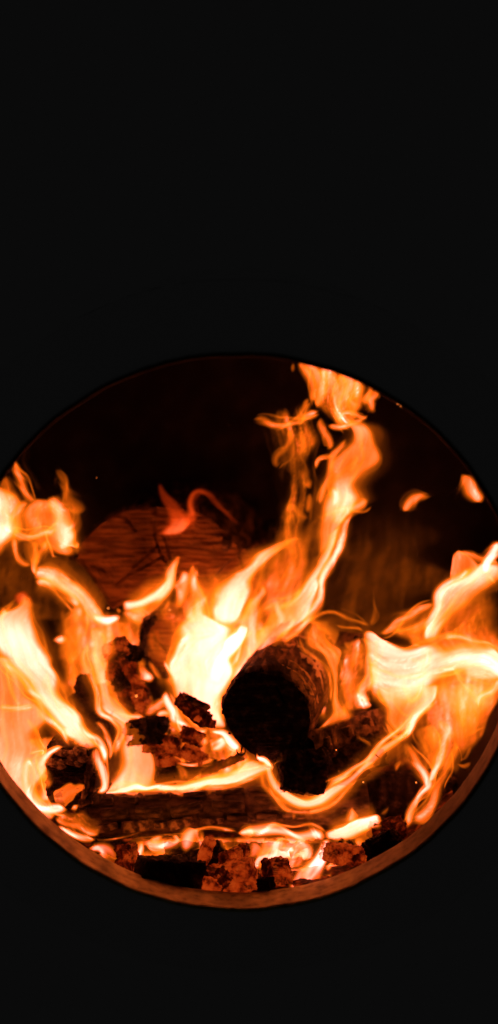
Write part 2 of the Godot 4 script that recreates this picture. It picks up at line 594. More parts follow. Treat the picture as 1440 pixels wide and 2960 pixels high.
# A cut end: rings from its middle to the given edge, with grooves for the cracks.
func cut_end(middle: Vector2, z: float, edge: Array, cracks: Array, relief: float, dish := 0.0, slope := Vector2.ZERO) -> ArrayMesh:
	var n := 180
	var loop := PackedVector2Array()
	for i in n + 1:
		var t := float(i % n) / n * edge.size()
		var k := int(t)
		var e := func(q: int) -> Vector2: return Vector2(edge[posmod(q, edge.size())][0], edge[posmod(q, edge.size())][1])
		var p: Vector2 = curve(e.call(k - 1), e.call(k), e.call(k + 1), e.call(k + 2), t - k)
		loop.append(p + (p - middle).normalized() * 2.5 * rough.get_noise_2d(p.x * 0.12, p.y * 0.12))
	var k0 := scale_at(z)
	return grid(n, 70, func(u, v):
		var p: Vector2 = middle.lerp(loop[int(round(u * n))], maxf(v, 0.002))
		var depth := relief * (0.8 * rough.get_noise_2d(p.x * 0.012, p.y * 0.22) + 0.5 * rough.get_noise_2d(p.x * 0.05, p.y * 0.08))
		for c in cracks:
			for i in c.size() - 1:
				var a := Vector2(c[i][0], c[i][1])
				var b := Vector2(c[i + 1][0], c[i + 1][1])
				var near := Geometry2D.get_closest_point_to_segment(p, a, b)
				depth -= 0.010 * (1.0 - smoothstep(0.5, 4.5, near.distance_to(p) + 1.2 * rough.get_noise_2d(p.x * 0.06, p.y * 0.06)))
		var off: Vector2 = (p - middle) * k0
		return at(p.x, p.y, z) + Vector3(0, 0, depth - dish * (1.0 - v * v) + off.dot(slope)))


# The bark or split side that runs back from a cut end's edge.
func run_back(edge: Array, z: float, back: Vector3, shrink: float, bump: float, slope := Vector2.ZERO, middle := Vector2.ZERO) -> ArrayMesh:
	var n := 160
	var k0 := scale_at(z)
	return grid(n, 24, func(u, v):
		var t: float = fposmod(u, 1.0) * edge.size()
		var k := int(t)
		var e := func(q: int) -> Vector2: return Vector2(edge[posmod(q, edge.size())][0], edge[posmod(q, edge.size())][1])
		var p: Vector2 = curve(e.call(k - 1), e.call(k), e.call(k + 1), e.call(k + 2), t - k)
		p += (p - middle).normalized() * 2.5 * rough.get_noise_2d(p.x * 0.12, p.y * 0.12)
		var q: Vector2 = middle.lerp(p, 1.0 - shrink * v)
		var r := bump * smoothstep(0.0, 0.05, v) * (ridge.get_noise_3d(p.x * 0.08, p.y * 0.08, v * 3.0) + 0.5)
		var out: Vector2 = (p - middle).normalized() * r
		return at(q.x, q.y, z) + back * v + Vector3(out.x, -out.y, ((p - middle) * k0).dot(slope)))


func build_logs() -> void:
	# the big split log at the back
	var face := [[213, 1612], [245, 1562], [300, 1510], [370, 1477], [450, 1467], [530, 1473], [600, 1493], [655, 1540], [690, 1588], [655, 1622], [595, 1678], [525, 1690], [440, 1714], [380, 1735], [325, 1760], [288, 1712], [250, 1655]]
	var cracks := [[[445, 1462], [448, 1545], [456, 1580], [470, 1612], [500, 1650]], [[470, 1608], [425, 1635], [370, 1662], [335, 1692]], [[456, 1580], [410, 1618], [385, 1642]],
		[[362, 1498], [392, 1536]], [[474, 1550], [490, 1600], [498, 1640]], [[318, 1748], [420, 1716], [500, 1682]], [[232, 1625], [275, 1680], [322, 1752]], [[262, 1640], [300, 1655]]]
	var mid := Vector2(455, 1610)
	var t := thing("split_log", "big split log at the back with its cracked sawn end lit dull red", "log", at(455, 1610, -0.38))
	obj("cut_end", cut_end(mid, -0.37, face, cracks, 0.005, 0.0, Vector2(0.1, 0.0)), M.cut_wood, t)
	obj("bark", run_back(face, -0.37, Vector3(0.03, 0.0, -0.2), 0.03, 0.004, Vector2(0.1, 0.0), mid), M.bark, t)
	var stub := obj("knot", lump(Vector3(0.006, 0.009, 0.008), 4.0, 0.004, 0.9), M.bark, t)
	stub.position = at(655, 1570, -0.36) - t.position
	stub = obj("knot", lump(Vector3(0.005, 0.005, 0.006), 6.0, 0.002), M.char, t)
	stub.position = at(212, 1606, -0.365) - t.position

	var face2 := [[585, 1680], [640, 1612], [675, 1590], [715, 1592], [735, 1640], [735, 1740], [650, 1760], [590, 1740]]
	t = thing("split_log", "smaller split log leaning right of the big one behind the white flame", "log", at(660, 1670, -0.40))
	obj("cut_end", cut_end(Vector2(660, 1670), -0.395, face2, [[[690, 1590], [700, 1640], [720, 1660]]], 0.003), M.cut_wood, t)
	obj("bark", run_back(face2, -0.395, Vector3(0.04, 0.0, -0.15), 0.03, 0.003, Vector2.ZERO, Vector2(660, 1670)), M.bark, t)

	# the round log that points at the viewer
	var ring := [[644, 2052], [655, 2010], [680, 1972], [715, 1946], [760, 1941], [810, 1952], [855, 1985], [885, 2030], [896, 2075], [890, 2120], [870, 2155], [838, 2182], [790, 2196], [745, 2186], [705, 2160], [668, 2115]]
	var hub := Vector2(772, 2068)
	t = thing("round_log", "thick round log pointing outwards with a black unlit end and lit bark", "log", at(772, 2068, -0.16))
	obj("cut_end", cut_end(hub, -0.16, ring, [[[800, 1990], [812, 2010], [820, 2030]]], 0.002, 0.003), M.char, t)
	obj("bark", run_back(ring, -0.16, Vector3(0.045, 0.012, -0.2), 0.1, 0.004, Vector2.ZERO, hub), M.bark, t)
	for k in 9:
		# strips of bark that follow the round of the log, one behind the other
		var v0 := 0.02 + 0.1 * k
		var a0 := -20.0 - 9.0 * sin(k * 2.3)
		var a1 := 118.0 + 10.0 * sin(k * 1.7)
		var strip := grid(50, 5, func(u, v):
			var a := deg_to_rad(lerpf(a0, a1, u))
			var wide: float = (0.045 + 0.03 * sin(k * 5.1)) * (0.5 + 0.7 * sin(u * PI)) * (1.0 + 0.6 * rough.get_noise_2d(u * 12.0, k * 7.0))
			var w: float = v0 + wide * (v - 0.5) + 0.02 * rough.get_noise_2d(u * 5.0, k * 31.0)
			var r := 0.0495 + 0.0035 * sin(v * PI) + 0.0022 * rough.get_noise_2d(u * 14.0, v * 3.0 + k * 9.0) - 0.004 * w
			return at(772, 2068, -0.16) + Vector3(0.045, 0.012, -0.2) * w + Vector3(cos(a) * r * 0.97, sin(a) * r, 0.0))
		obj("bark_strip", strip, M.bark_light if k % 3 else M.bark, t)
	for c in [[697, 2170, 13.0, 0.004, 200.0], [752, 2190, 9.0, 0.003, 210.0], [775, 2212, 6.0, 0.0025, 170.0]]:
		# loose curls of burnt bark hanging from the lower edge
		var z := -0.158
		var k := scale_at(z)
		var curl := grid(24, 8, func(u, v):
			var a := deg_to_rad(180.0 + lerpf(-10.0, c[4], u))
			var b: float = v * TAU
			var big: float = c[2] * k + cos(b) * 1.6 * k
			return at(c[0], c[1], z) + Vector3(cos(a) * big, sin(a) * big, sin(b) * c[3]))
		obj("bark_curl", curl, M.char, t)
	for k in 26:
		# splinters that fray the edge
		var a := k * 0.24 + 0.1 * sin(k * 9.0)
		var e: Array = ring[int(fposmod(a / TAU, 1.0) * ring.size())]
		var o := obj("splinter", lump(Vector3(0.0012, 0.0022 + 0.0012 * sin(k * 4.0), 0.0015), k, 0.0006, 0.4, 4), M.char, t)
		o.position = at(e[0] + 6.0 * sin(k * 7.0), e[1] + 6.0 * cos(k * 5.0), -0.16) - t.position
		o.rotation.z = k * 1.3

	# the charred beam across the front
	var a := at(232, 2366, -0.185)
	var b := at(1060, 2322, -0.205)
	t = thing("charred_beam", "long charred stick lying across the front above the coals", "log", a)
	obj("body", log_side(a, b, 0.0262, 0.0268, 0.0012, 3.0, 0.0, 64, 150, [0.03, 0.17, 0.2, 0.3, 0.41, 0.5, 0.57, 0.68, 0.8]), M.ashen_char, t)
	obj("broken_end", cut_end(Vector2(234, 2366), -0.184, [[226, 2300], [252, 2312], [256, 2366], [250, 2425], [226, 2432], [216, 2366]], [], 0.003), M.char, t)
	for p in [[308, 2392, 70, 22, -12], [392, 2388, 86, 34, -5], [462, 2385, 34, 18, -2], [522, 2379, 78, 30, -6], [618, 2374, 64, 18, -4], [690, 2368, 70, 22, -4], [770, 2362, 66, 22, -3], [850, 2358, 70, 22, -3], [300, 2318, 60, 22, -6], [372, 2312, 60, 20, -5],
			[455, 2304, 80, 18, -5], [560, 2296, 86, 18, -6], [665, 2288, 86, 18, -5], [750, 2282, 70, 16, -4], [330, 2352, 84, 34, -5], [430, 2346, 84, 34, -5], [540, 2338, 100, 36, -5], [660, 2330, 100, 36, -4], [780, 2322, 100, 36, -4]]:
		var part: float = (p[0] - 232.0) / 828.0
		var low: float = (p[1] - (2366.0 - 44.0 * part)) * scale_at(-0.19)
		var front: float = -0.185 - 0.02 * part + sqrt(maxf(0.0264 * 0.0264 - low * low, 0.0)) * 0.94 + 0.34 * low
		coal(t, "char_plate", p[0], p[1], front + (0.0036 if low > 0.006 else 0.0004), p[2], p[3], 0.005, -p[4] * 0.6 + 5.0 * sin(p[0] * 0.7), M.burnt_plate if p[1] > 2350 and p[0] < 640 and p[1] > 2360 else M.ashen_char, p[0] * 0.37, 0.0009, 0.25, 12)  # lower left plates get a paler material to look lit from below

	# the square log on the left
	var sq := [[135, 2178], [150, 2166], [200, 2160], [244, 2162], [256, 2172], [262, 2240], [272, 2312], [262, 2330], [215, 2338], [160, 2346], [140, 2320], [136, 2250]]
	t = thing("square_log", "squarish charred log end on the left with a burning patch on its face", "log", at(200, 2250, -0.15))
	obj("cut_end", cut_end(Vector2(200, 2250), -0.15, sq, [[[140, 2216], [185, 2214], [245, 2208]], [[150, 2300], [190, 2270], [240, 2290]]], 0.006), M.char, t)
	obj("bark", run_back(sq, -0.15, Vector3(0.03, 0.014, -0.12), 0.06, 0.004, Vector2.ZERO, Vector2(200, 2250)), M.char, t)
	for p in [[165, 2206, 60, 26, 10], [222, 2188, 66, 30, -4], [192, 2176, 70, 20, 6], [232, 2170, 34, 26, 0], [215, 2205, 60, 14, 4], [256, 2246, 16, 140, 7], [270, 2276, 12, 90, 7], [246, 2318, 40, 26, -10]]:
		coal(t, "bark_flake", p[0], p[1], -0.145, p[2], p[3], 0.005, -p[4], M.burnt_plate if p[1] < 2250 else M.bark, p[0] * 0.3, 0.0036, 0.6, 14)
	sheet(t, "burning_patch", -0.138, -0.138, [[150, 2292, 156, 2316, [0.5, 0.52]], [160, 2280, 170, 2330, [0.5, 0.5]], [174, 2274, 186, 2338, [0.49, 0.5]], [190, 2262, 200, 2326, [0.47, 0.5]], [204, 2258, 212, 2318, [0.47, 0.49]], [216, 2264, 220, 2304, [0.46, 0.48]], [230, 2261, 232, 2294, [0.46, 0.48]], [246, 2266, 243, 2288, [0.45, 0.46]], [252, 2272, 250, 2280, [0.4, 0.4]]], {"sl": 3.0, "sr": 3.0, "f0": 4.0, "f1": 4.0, "amp": 0.12, "no_veil": true, "wander": 1.5})

	# right of the round log
	a = at(885, 2172, -0.17)
	b = at(1125, 2092, -0.25)
	t = thing("short_log", "short burnt log right of the round log with its upper side lit brown", "log", a)
	obj("body", log_side(a, b, 0.019, 0.021, 0.0022, 9.0, 0.0, 48, 60, [0.2, 0.45, 0.7]), M.bark, t)
	obj("broken_end", lump(Vector3(0.018, 0.018, 0.006), 12.0, 0.003), M.char, t).position = Vector3(0, 0, 0.0)
	coal(t, "added_dark_lump", 1000, 2205, -0.19, 250, 110, 0.02, 20, M.char, 91.0, 0.005, 0.4, 20)  # black lump added to darken the area under the lit upper side
	for p in [[930, 2150, 60, 30, -20], [990, 2122, 66, 34, -22], [1050, 2098, 60, 40, -20], [1010, 2152, 60, 20, -24], [1090, 2120, 40, 40, -10]]:
		coal(t, "bark_flake", p[0], p[1], -0.155 - 0.08 * (p[0] - 885.0) / 240.0, p[2], p[3], 0.004, -p[4], M.bark, p[0] * 0.2, 0.002, 0.3, 8)

	a = at(900, 2318, -0.215)
	b = at(1290, 2300, -0.235)
	t = thing("black_log", "broad black log in shadow at the right of the charred beam", "log", a)
	obj("body", log_side(a, b, 0.03, 0.031, 0.0016, 21.0, 0.0, 56, 70, [0.3, 0.55, 0.8]), M.char, t)
	obj("broken_end", lump(Vector3(0.012, 0.029, 0.029), 13.0, 0.003), M.char, t).position = Vector3.ZERO
	obj("far_end", lump(Vector3(0.012, 0.03, 0.03), 14.0, 0.003), M.char, t).position = b - a

	a = at(990, 2120, -0.30)
	b = at(1032, 1832, -0.33)
	t = thing("birch_log", "upright birch log with flecked bark glowing orange beside the round log", "log", a)
	obj("body", log_side(a, b, 0.025, 0.022, 0.0015, 33.0, 30.0, 48, 80), M.bark, t)
	for k in 22:
		var px := 985.0 + 30.0 * sin(k * 2.4) + 0.15 * (2060.0 - (1850.0 + k * 9.5))
		coal(t, "bark_fleck", px + 10.0, 1850.0 + k * 9.5, -0.29, 8.0 + 4.0 * sin(k * 3.0), 24.0 + 12.0 * sin(k * 1.9), 0.002, 12.0 * sin(k), M.char, k, 0.0008, 0.5, 6)

	t = thing("burnt_stump", "black lump of charred wood under the round log", "log", at(872, 2235, -0.18))
	coal(t, "body", 868, 2228, -0.165, 150, 130, 0.025, -12, M.char, 7.0, 0.005, 0.4, 22)
	coal(t, "knob", 918, 2190, -0.16, 70, 60, 0.016, 20, M.char, 8.0, 0.004)
	coal(t, "knob", 820, 2262, -0.155, 50, 44, 0.012, 30, M.char, 9.0, 0.004)

	# left and middle of the pile
	t = thing("leaning_ember", "jagged upright piece of glowing charred wood left of the white flame", "ember", at(365, 1960, -0.27))
	coal(t, "body", 372, 1975, -0.27, 76, 215, 0.015, 17, M.ember_mixed, 51.0, 0.007, 0.35, 36)
	coal(t, "flake", 340, 1882, -0.262, 80, 64, 0.009, 35, M.ember_mixed, 52.0, 0.005, 0.35, 24)
	coal(t, "flake", 385, 1890, -0.262, 60, 44, 0.008, -20, M.char, 53.0, 0.005, 0.35, 24)
	coal(t, "flake", 345, 1960, -0.26, 46, 70, 0.008, 25, M.char, 54.0, 0.005, 0.35, 24)
	coal(t, "flake", 400, 2035, -0.26, 46, 90, 0.009, 10, M.ember_bright, 55.0, 0.004, 0.35, 24)
	coal(t, "flake", 322, 1952, -0.262, 30, 30, 0.008, 0, M.ember_bright, 56.0, 0.003, 0.5, 10)

	t = thing("dark_branch", "dark charred branch end between the left flame and the middle column", "log", at(285, 2090, -0.28))
	coal(t, "body", 290, 2105, -0.28, 130, 250, 0.03, 18, M.char, 61.0, 0.005, 0.4, 22)
	coal(t, "tip", 246, 1985, -0.27, 50, 70, 0.012, 5, M.char, 62.0, 0.004)
	for k in 4:
		coal(t, "hot_spot", 282.0 + 10.0 * k, 2084.0 + 4.0 * sin(k * 2.0), -0.243, 9, 7, 0.003, 20, M.ember_bright, 63.0 + k, 0.0006, 0.6, 5)

	t = thing("ringed_log", "log end ringed with dark bark behind the leaning ember", "log", at(470, 1855, -0.32))
	var end := [[408, 1845], [415, 1800], [445, 1778], [490, 1775], [530, 1800], [540, 1860], [525, 1930], [480, 1960], [440, 1930], [418, 1890]]
	obj("cut_end", cut_end(Vector2(472, 1860), -0.325, end, [[[450, 1850], [480, 1880]]], 0.003), M.cut_wood, t)
	obj("bark", run_back(end, -0.325, Vector3(0.01, 0.01, -0.1), 0.05, 0.003, Vector2.ZERO, Vector2(472, 1860)), M.bark, t)
	for k in 14:
		var ang := 2.2 + k * 0.22
		coal(t, "bark_flake", 478.0 + 64.0 * cos(ang), 1862.0 - 88.0 * sin(ang), -0.318, 30, 20, 0.006, rad_to_deg(ang) + 90.0, M.char, 70.0 + k, 0.002, 0.4, 6)

	t = thing("charred_stick", "thin charred stick end in front of the white flame", "log", at(560, 2050, -0.22))
	coal(t, "body", 558, 2052, -0.215, 120, 44, 0.012, -32, M.ember_dull, 81.0, 0.004, 0.35, 24)
	coal(t, "flake", 570, 2030, -0.207, 80, 18, 0.006, -30, M.bark, 82.0, 0.002, 0.35, 10)
	coal(t, "flake", 600, 2088, -0.207, 50, 26, 0.006, -10, M.ember_dull, 83.0, 0.003, 0.35, 10)
	coal(t, "flake", 575, 2078, -0.205, 40, 18, 0.006, 0, M.ember_bright, 84.0, 0.003, 0.35, 10)


func build_coals() -> void:
	# [name, label, x, y, z, w, h, depth, turn, material, roughness]
	var rows := [
		["charcoal_lump", "black charcoal lump lying left of the middle coals behind the beam", 425, 2115, -0.22, 120, 80, 0.018, 10, "char", 0.005],
		["glowing_coal", "red coal right beside the black lump behind the beam", 470, 2152, -0.215, 110, 66, 0.015, -14, "ember_mixed", 0.005],
		["glowing_coal", "pale red cracked coal below the black lump, lowest behind the beam", 485, 2192, -0.205, 76, 44, 0.012, 0, "ember_bright", 0.003],
		["glowing_coal", "flat red coal just left of the round burning loop", 556, 2128, -0.21, 70, 40, 0.012, -24, "ember_mixed", 0.004],
		["glowing_coal", "small red coal beneath the round burning loop", 562, 2182, -0.205, 80, 40, 0.012, -20, "ember_bright", 0.003],
		["glowing_coal", "long dull coal nearest the beam between the loop and the round log", 640, 2212, -0.205, 150, 24, 0.012, 26, "ember_dull", 0.003],
		["charcoal_lump", "dark coal behind the strand of flame above the beam", 540, 2232, -0.215, 190, 50, 0.014, 8, "char", 0.004],
		["charcoal_lump", "largest black coal resting on the rim at the bottom", 492, 2526, -0.075, 205, 96, 0.026, -8, "char", 0.005],
		["charcoal_lump", "dark coal under the left end of the beam beside the flat flame", 330, 2450, -0.12, 130, 40, 0.016, -8, "char", 0.004],
		["glowing_coal", "rough coal glowing faintly left of the largest black coal", 368, 2480, -0.10, 50, 84, 0.014, 12, "ember_mixed", 0.005],
		["glowing_coal", "upright orange stick of ember right of the drop shaped flame", 597, 2460, -0.10, 36, 84, 0.010, -24, "ember_bright", 0.002],
		["glowing_coal", "small red coal touching the right end of the largest black coal", 610, 2562, -0.062, 54, 44, 0.012, -28, "ember_bright", 0.003],
		["glowing_coal", "big orange coal in the middle of the bottom row", 690, 2534, -0.075, 110, 96, 0.02, 14, "ember_bright", 0.004],
		["glowing_coal", "dark edged coal left of the big orange coal", 650, 2540, -0.07, 56, 74, 0.014, -36, "ember_dull", 0.004],
		["glowing_coal", "red coal standing behind the big orange coal", 668, 2478, -0.10, 70, 50, 0.014, 20, "ember_mixed", 0.004],
		["glowing_coal", "narrow red coal behind the big orange coal and under the olive flame", 700, 2470, -0.11, 36, 60, 0.012, -20, "ember_mixed", 0.003],
		["glowing_coal", "orange brown coal between the crossing flames at the bottom", 800, 2520, -0.085, 84, 76, 0.018, 6, "ember_mixed", 0.004],
		["charcoal_lump", "small black coal on the rim below the crossing flames", 768, 2556, -0.062, 46, 36, 0.012, 10, "char", 0.003],
		["glowing_coal", "thin upright coal with a lit left edge beside the small black coal", 768, 2512, -0.075, 16, 64, 0.010, 10, "ember_dull", 0.002],
		["glowing_coal", "red coal right of the brightest slanting flame", 990, 2468, -0.10, 120, 56, 0.018, -10, "ember_bright", 0.005],
		["glowing_coal", "coal glowing at the lower end of the right hand flames", 1035, 2484, -0.085, 40, 36, 0.012, 0, "ember_mixed", 0.003],
		["charcoal_lump", "black coal on the rim right of the red coal", 1100, 2450, -0.105, 130, 70, 0.018, 34, "char", 0.005],
		["glowing_coal", "speckled coal below the black log on the right", 1140, 2398, -0.13, 60, 66, 0.014, 20, "ember_dull", 0.005],
		["glowing_coal", "dim coal highest of those under the black log", 1095, 2402, -0.14, 56, 50, 0.014, -16, "ember_dull", 0.005],
		["charcoal_lump", "dark coal behind the flames under the middle of the beam", 800, 2462, -0.15, 260, 60, 0.016, -4, "char", 0.005],
		["charcoal_lump", "dark coal behind the drop shaped flame", 560, 2462, -0.14, 180, 60, 0.016, 4, "char", 0.005],
		["charcoal_lump", "dark coal behind the fan of flames under the right of the beam", 960, 2450, -0.15, 160, 50, 0.016, 8, "char", 0.005],
	]
	var n := 0
	for r in rows:
		n += 1
		var o := coal(null, r[0], r[2], r[3], r[4], r[5], r[6], r[7], r[8], M[r[9]], n * 3.7, r[10], 0.35, 30)
		tag(o, r[1], "coal", "coals at the bottom of the drum")

	# ash and cinders on the floor of the drum
	var bed := grid(120, 70, func(u, v):
		var x := lerpf(-0.25, 0.25, u)
		var z := lerpf(-0.0605, -0.6, v)
		var y := maxf(0.33 - sqrt(maxf(0.355 * 0.355 - x * x, 0.0)), 0.0) + 0.018 + 0.004 * ridge.get_noise_2d(x * 90.0, z * 90.0) + 0.004 * rough.get_noise_2d(x * 160.0, z * 160.0)
		return Vector3(x, maxf(y, 0.036 + 0.005 * rough.get_noise_2d(x * 60.0, z * 60.0)), z))
	obj("ash_bed", bed, M.ember_dull).set_meta("kind", "structure")


func flame(called: String, label: String, px: float, py: float, z: float) -> Node3D:
	return thing(called, label, "flame", at(px, py, z), "flames in the drum")


func build_flames() -> void:
	var F := "flame_sheet"
	var T := "flame_tongue"
	var t: Node3D

	# --- upper left
	t = flame("flame", "arched flame at the left edge with an orange hollow and one curling horn", 120, 1640, -0.26)
	sheet(t, F, -0.27, -0.26, [[-60, 1400, 20, 1400, [0.3, 0.6, 0.4]], [-60, 1450, 62, 1440, [0.7, 0.85, 0.45]], [-60, 1500, 90, 1500, [0.8, 0.85, 0.5]], [-60, 1545, 80, 1545, [0.9, 0.95, 0.7]], [-60, 1590, 30, 1590, [0.55, 0.5, 0.3]], [-60, 1620, 10, 1620, [0.2, 0.2, 0.1]]])
	tongue(t, T, -0.26, -0.25, [[38, 1322, 8, 0.5], [44, 1352, 20, 0.66], [58, 1392, 24, 0.62], [78, 1428, 26, 0.55], [100, 1462, 22, 0.5]], {"f0": 6.0})
	tongue(t, T, -0.255, -0.25, [[6, 1366, 30, 0.35], [30, 1400, 40, 0.45], [52, 1450, 50, 0.5]])
	sheet(t, F, -0.25, -0.25, [[60, 1432, 190, 1440, [0.3, 0.35, 0.3]], [74, 1450, 205, 1462, [0.5, 0.62, 0.6]], [50, 1490, 222, 1490, [0.6, 0.5, 0.85]], [36, 1530, 226, 1525, [0.75, 0.56, 0.9]], [40, 1560, 222, 1560, [0.5, 0.5, 0.9]], [120, 1590, 224, 1596, [0.3, 0.6, 0.85]], [160, 1606, 215, 1618, [0.2, 0.3, 0.3]]], {"sr": 18.0})
	tongue(t, T, -0.245, -0.245, [[88, 1440, 26, 0.55], [64, 1480, 30, 0.62], [42, 1525, 36, 0.75], [30, 1545, 30, 0.8]])
	tongue(t, T, -0.245, -0.245, [[128, 1440, 26, 0.6], [160, 1464, 44, 0.72], [192, 1500, 56, 0.8], [190, 1545, 60, 0.85], [180, 1580, 60, 0.8], [196, 1602, 36, 0.6]], {"power": 0.6})
	tongue(t, T, -0.24, -0.24, [[24, 1535, 30, 0.7], [80, 1545, 22, 0.66], [125, 1528, 24, 0.7], [172, 1534, 30, 0.8]])
	tongue(t, T, -0.24, -0.24, [[8, 1430, 30, 0.6], [14, 1490, 30, 0.7], [30, 1540, 36, 0.9], [38, 1552, 20, 0.8]])
	tongue(t, T, -0.24, -0.24, [[150, 1352, 8, 0.15], [172, 1374, 20, 0.36], [196, 1410, 34, 0.42], [216, 1456, 42, 0.46], [222, 1500, 34, 0.45]])
	tongue(t, T, -0.24, -0.24, [[170, 1366, 12, 0.3], [152, 1388, 10, 0.18], [160, 1420, 10, 0.16]])
	tongue(t, T, -0.24, -0.24, [[206, 1570, 40, 0.75], [226, 1570, 22, 0.8], [240, 1572, 8, 0.6]])
	tongue(t, T, -0.245, -0.245, [[36, 1544, 14, 0.6], [50, 1594, 16, 0.58], [72, 1620, 18, 0.55], [100, 1636, 16, 0.5]])
	tongue(t, T, -0.245, -0.245, [[92, 1556, 18, 0.35], [98, 1600, 18, 0.55], [101, 1640, 16, 0.75], [100, 1672, 14, 0.85]])
	tongue(t, T, -0.245, -0.245, [[141, 1553, 16, 0.65], [131, 1598, 18, 0.6], [108, 1640, 18, 0.55], [101, 1668, 14, 0.7]])
	sheet(t, F, -0.25, -0.25, [[40, 1556, 146, 1556, [0.35, 0.34, 0.4]], [60, 1600, 136, 1600, [0.4, 0.35, 0.42]], [92, 1640, 120, 1640, [0.5, 0.5, 0.5]]])
	tongue(t, T, -0.25, -0.25, [[95, 1290, 10, 0.1], [80, 1330, 14, 0.14], [100, 1380, 16, 0.15], [120, 1430, 12, 0.2]])

	t = flame("flame", "slanting band of flame sweeping down to the left corner of the big split log", 200, 1700, -0.27)
	sheet(t, F, -0.26, -0.3, [[90, 1674, 106, 1620, [0.9, 0.62, 0.4]], [126, 1688, 160, 1620, [0.95, 0.72, 0.4]], [168, 1712, 208, 1650, [0.98, 0.78, 0.45]], [208, 1750, 256, 1688, [0.95, 0.75, 0.5]], [254, 1796, 294, 1742, [0.85, 0.8, 0.55]], [280, 1820, 312, 1790, [0.6, 0.6, 0.5]]], {"sl": 14.0, "sr": 26.0, "amp": 0.34})
	tongue(t, T, -0.28, -0.29, [[100, 1668, 16, 0.9], [150, 1692, 22, 0.85], [205, 1736, 26, 0.85], [232, 1764, 24, 0.8]])
	tongue(t, T, -0.3, -0.3, [[262, 1770, 20, 0.7], [285, 1796, 30, 0.95], [318, 1796, 30, 1.05], [344, 1768, 18, 0.8]])
	tongue(t, T, -0.29, -0.29, [[345, 1745, 16, 0.45], [350, 1765, 18, 0.5], [342, 1785, 14, 0.4]])
	tongue(t, T, -0.29, -0.28, [[236, 1740, 26, 0.7], [220, 1780, 40, 0.66], [208, 1830, 44, 0.52], [198, 1880, 40, 0.46], [192, 1930, 40, 0.4]])
	tongue(t, T, -0.28, -0.28, [[170, 1826, 24, 0.5], [176, 1848, 40, 0.85], [178, 1872, 24, 0.5]])
	sheet(t, F, -0.31, -0.3, [[160, 1800, 300, 1800, [0.2, 0.4, 0.45]], [150, 1860, 270, 1860, [0.35, 0.42, 0.45]], [160, 1920, 262, 1920, [0.4, 0.42, 0.4]], [190, 1980, 262, 1980, [0.42, 0.36, 0.3]], [215, 2040, 262, 2040, [0.4, 0.3, 0.1]]], {"amp": 0.35})

	# --- left
	t = flame("flame", "broad pale flame filling the left side with a red tip", 120, 2000, -0.16)
	sheet(t, F, -0.17, -0.15, [[60, 1712, 100, 1716, [0.3, 0.34, 0.25]], [44, 1740, 104, 1742, [0.5, 0.6, 0.5]], [-30, 1780, 112, 1790, [0.85, 0.8, 0.75]], [-40, 1836, 134, 1842, [0.92, 0.95, 0.85]], [-40, 1890, 164, 1896, [0.92, 0.92, 0.9]], [0, 1930, 160, 1932, [0.88, 0.88, 0.9]], [50, 1980, 194, 1984, [0.9, 0.82, 0.85]], [95, 2040, 230, 2042, [0.95, 0.9, 0.8]], [130, 2090, 264, 2092, [0.95, 0.92, 0.75]], [180, 2140, 290, 2130, [0.9, 0.85, 0.7]], [232, 2180, 300, 2160, [0.6, 0.6, 0.6]]], {"sr": 14.0, "amp": 0.1})
	sheet(t, F, -0.19, -0.17, [[-60, 1880, 60, 1900, [0.7, 0.72, 0.75]], [-60, 1950, 110, 1970, [0.62, 0.6, 0.7]], [-60, 2020, 140, 2050, [0.66, 0.62, 0.72]], [-60, 2090, 160, 2110, [0.7, 0.66, 0.66]], [-60, 2160, 170, 2160, [0.72, 0.68, 0.55]], [-60, 2230, 150, 2200, [0.72, 0.75, 0.7]], [-20, 2290, 130, 2260, [0.7, 0.75, 0.8]], [60, 2350, 140, 2310, [0.7, 0.72, 0.8]], [120, 2400, 180, 2350, [0.6, 0.7, 0.75]]], {"amp": 0.1})
	tongue(t, T, -0.15, -0.15, [[86, 1706, 16, 0.5], [78, 1730, 40, 0.62], [76, 1764, 50, 0.6]], {"mat": red})
	tongue(t, T, -0.15, -0.15, [[-10, 1770, 30, 0.8], [16, 1772, 34, 0.8], [22, 1790, 30, 0.75]])
	tongue(t, T, -0.15, -0.14, [[0, 1895, 26, 0.75], [56, 1968, 26, 0.85], [108, 2016, 28, 0.85], [134, 2068, 28, 0.85], [182, 2132, 24, 0.8], [214, 2160, 16, 0.6]])
	tongue(t, T, -0.15, -0.14, [[136, 1920, 20, 0.6], [150, 1970, 30, 0.75], [180, 2030, 34, 0.8], [222, 2086, 30, 0.8], [250, 2120, 24, 0.9], [282, 2138, 20, 1.0], [302, 2176, 20, 1.05], [310, 2224, 12, 1.0]])
	tongue(t, T, -0.15, -0.15, [[262, 2090, 14, 0.5], [296, 2116, 16, 0.6], [318, 2160, 16, 0.65], [322, 2205, 12, 0.6]])
	tongue(t, T, -0.16, -0.16, [[-10, 2052, 22, 0.9], [50, 2050, 18, 0.85], [108, 2052, 14, 0.7]])
	tongue(t, T, -0.16, -0.16, [[12, 1920, 12, 0.55], [24, 1980, 14, 0.65], [50, 2030, 12, 0.6], [70, 2050, 10, 0.5]])
	tongue(t, T, -0.15, -0.14, [[72, 2070, 10, 0.5], [108, 2120, 12, 0.62], [128, 2160, 12, 0.7], [140, 2176, 10, 0.7]])
	tongue(t, T, -0.15, -0.15, [[136, 1960, 12, 0.35], [128, 1985, 14, 0.3]])

	t = flame("flame", "white edged flame wrapping the square log and running along the rim", 110, 2300, -0.12)
	tongue(t, T, -0.13, -0.12, [[80, 2178, 24, 0.9], [86, 2230, 26, 1.0], [98, 2280, 30, 1.05], [122, 2322, 30, 1.1], [158, 2346, 26, 1.1], [202, 2350, 20, 1.0]])
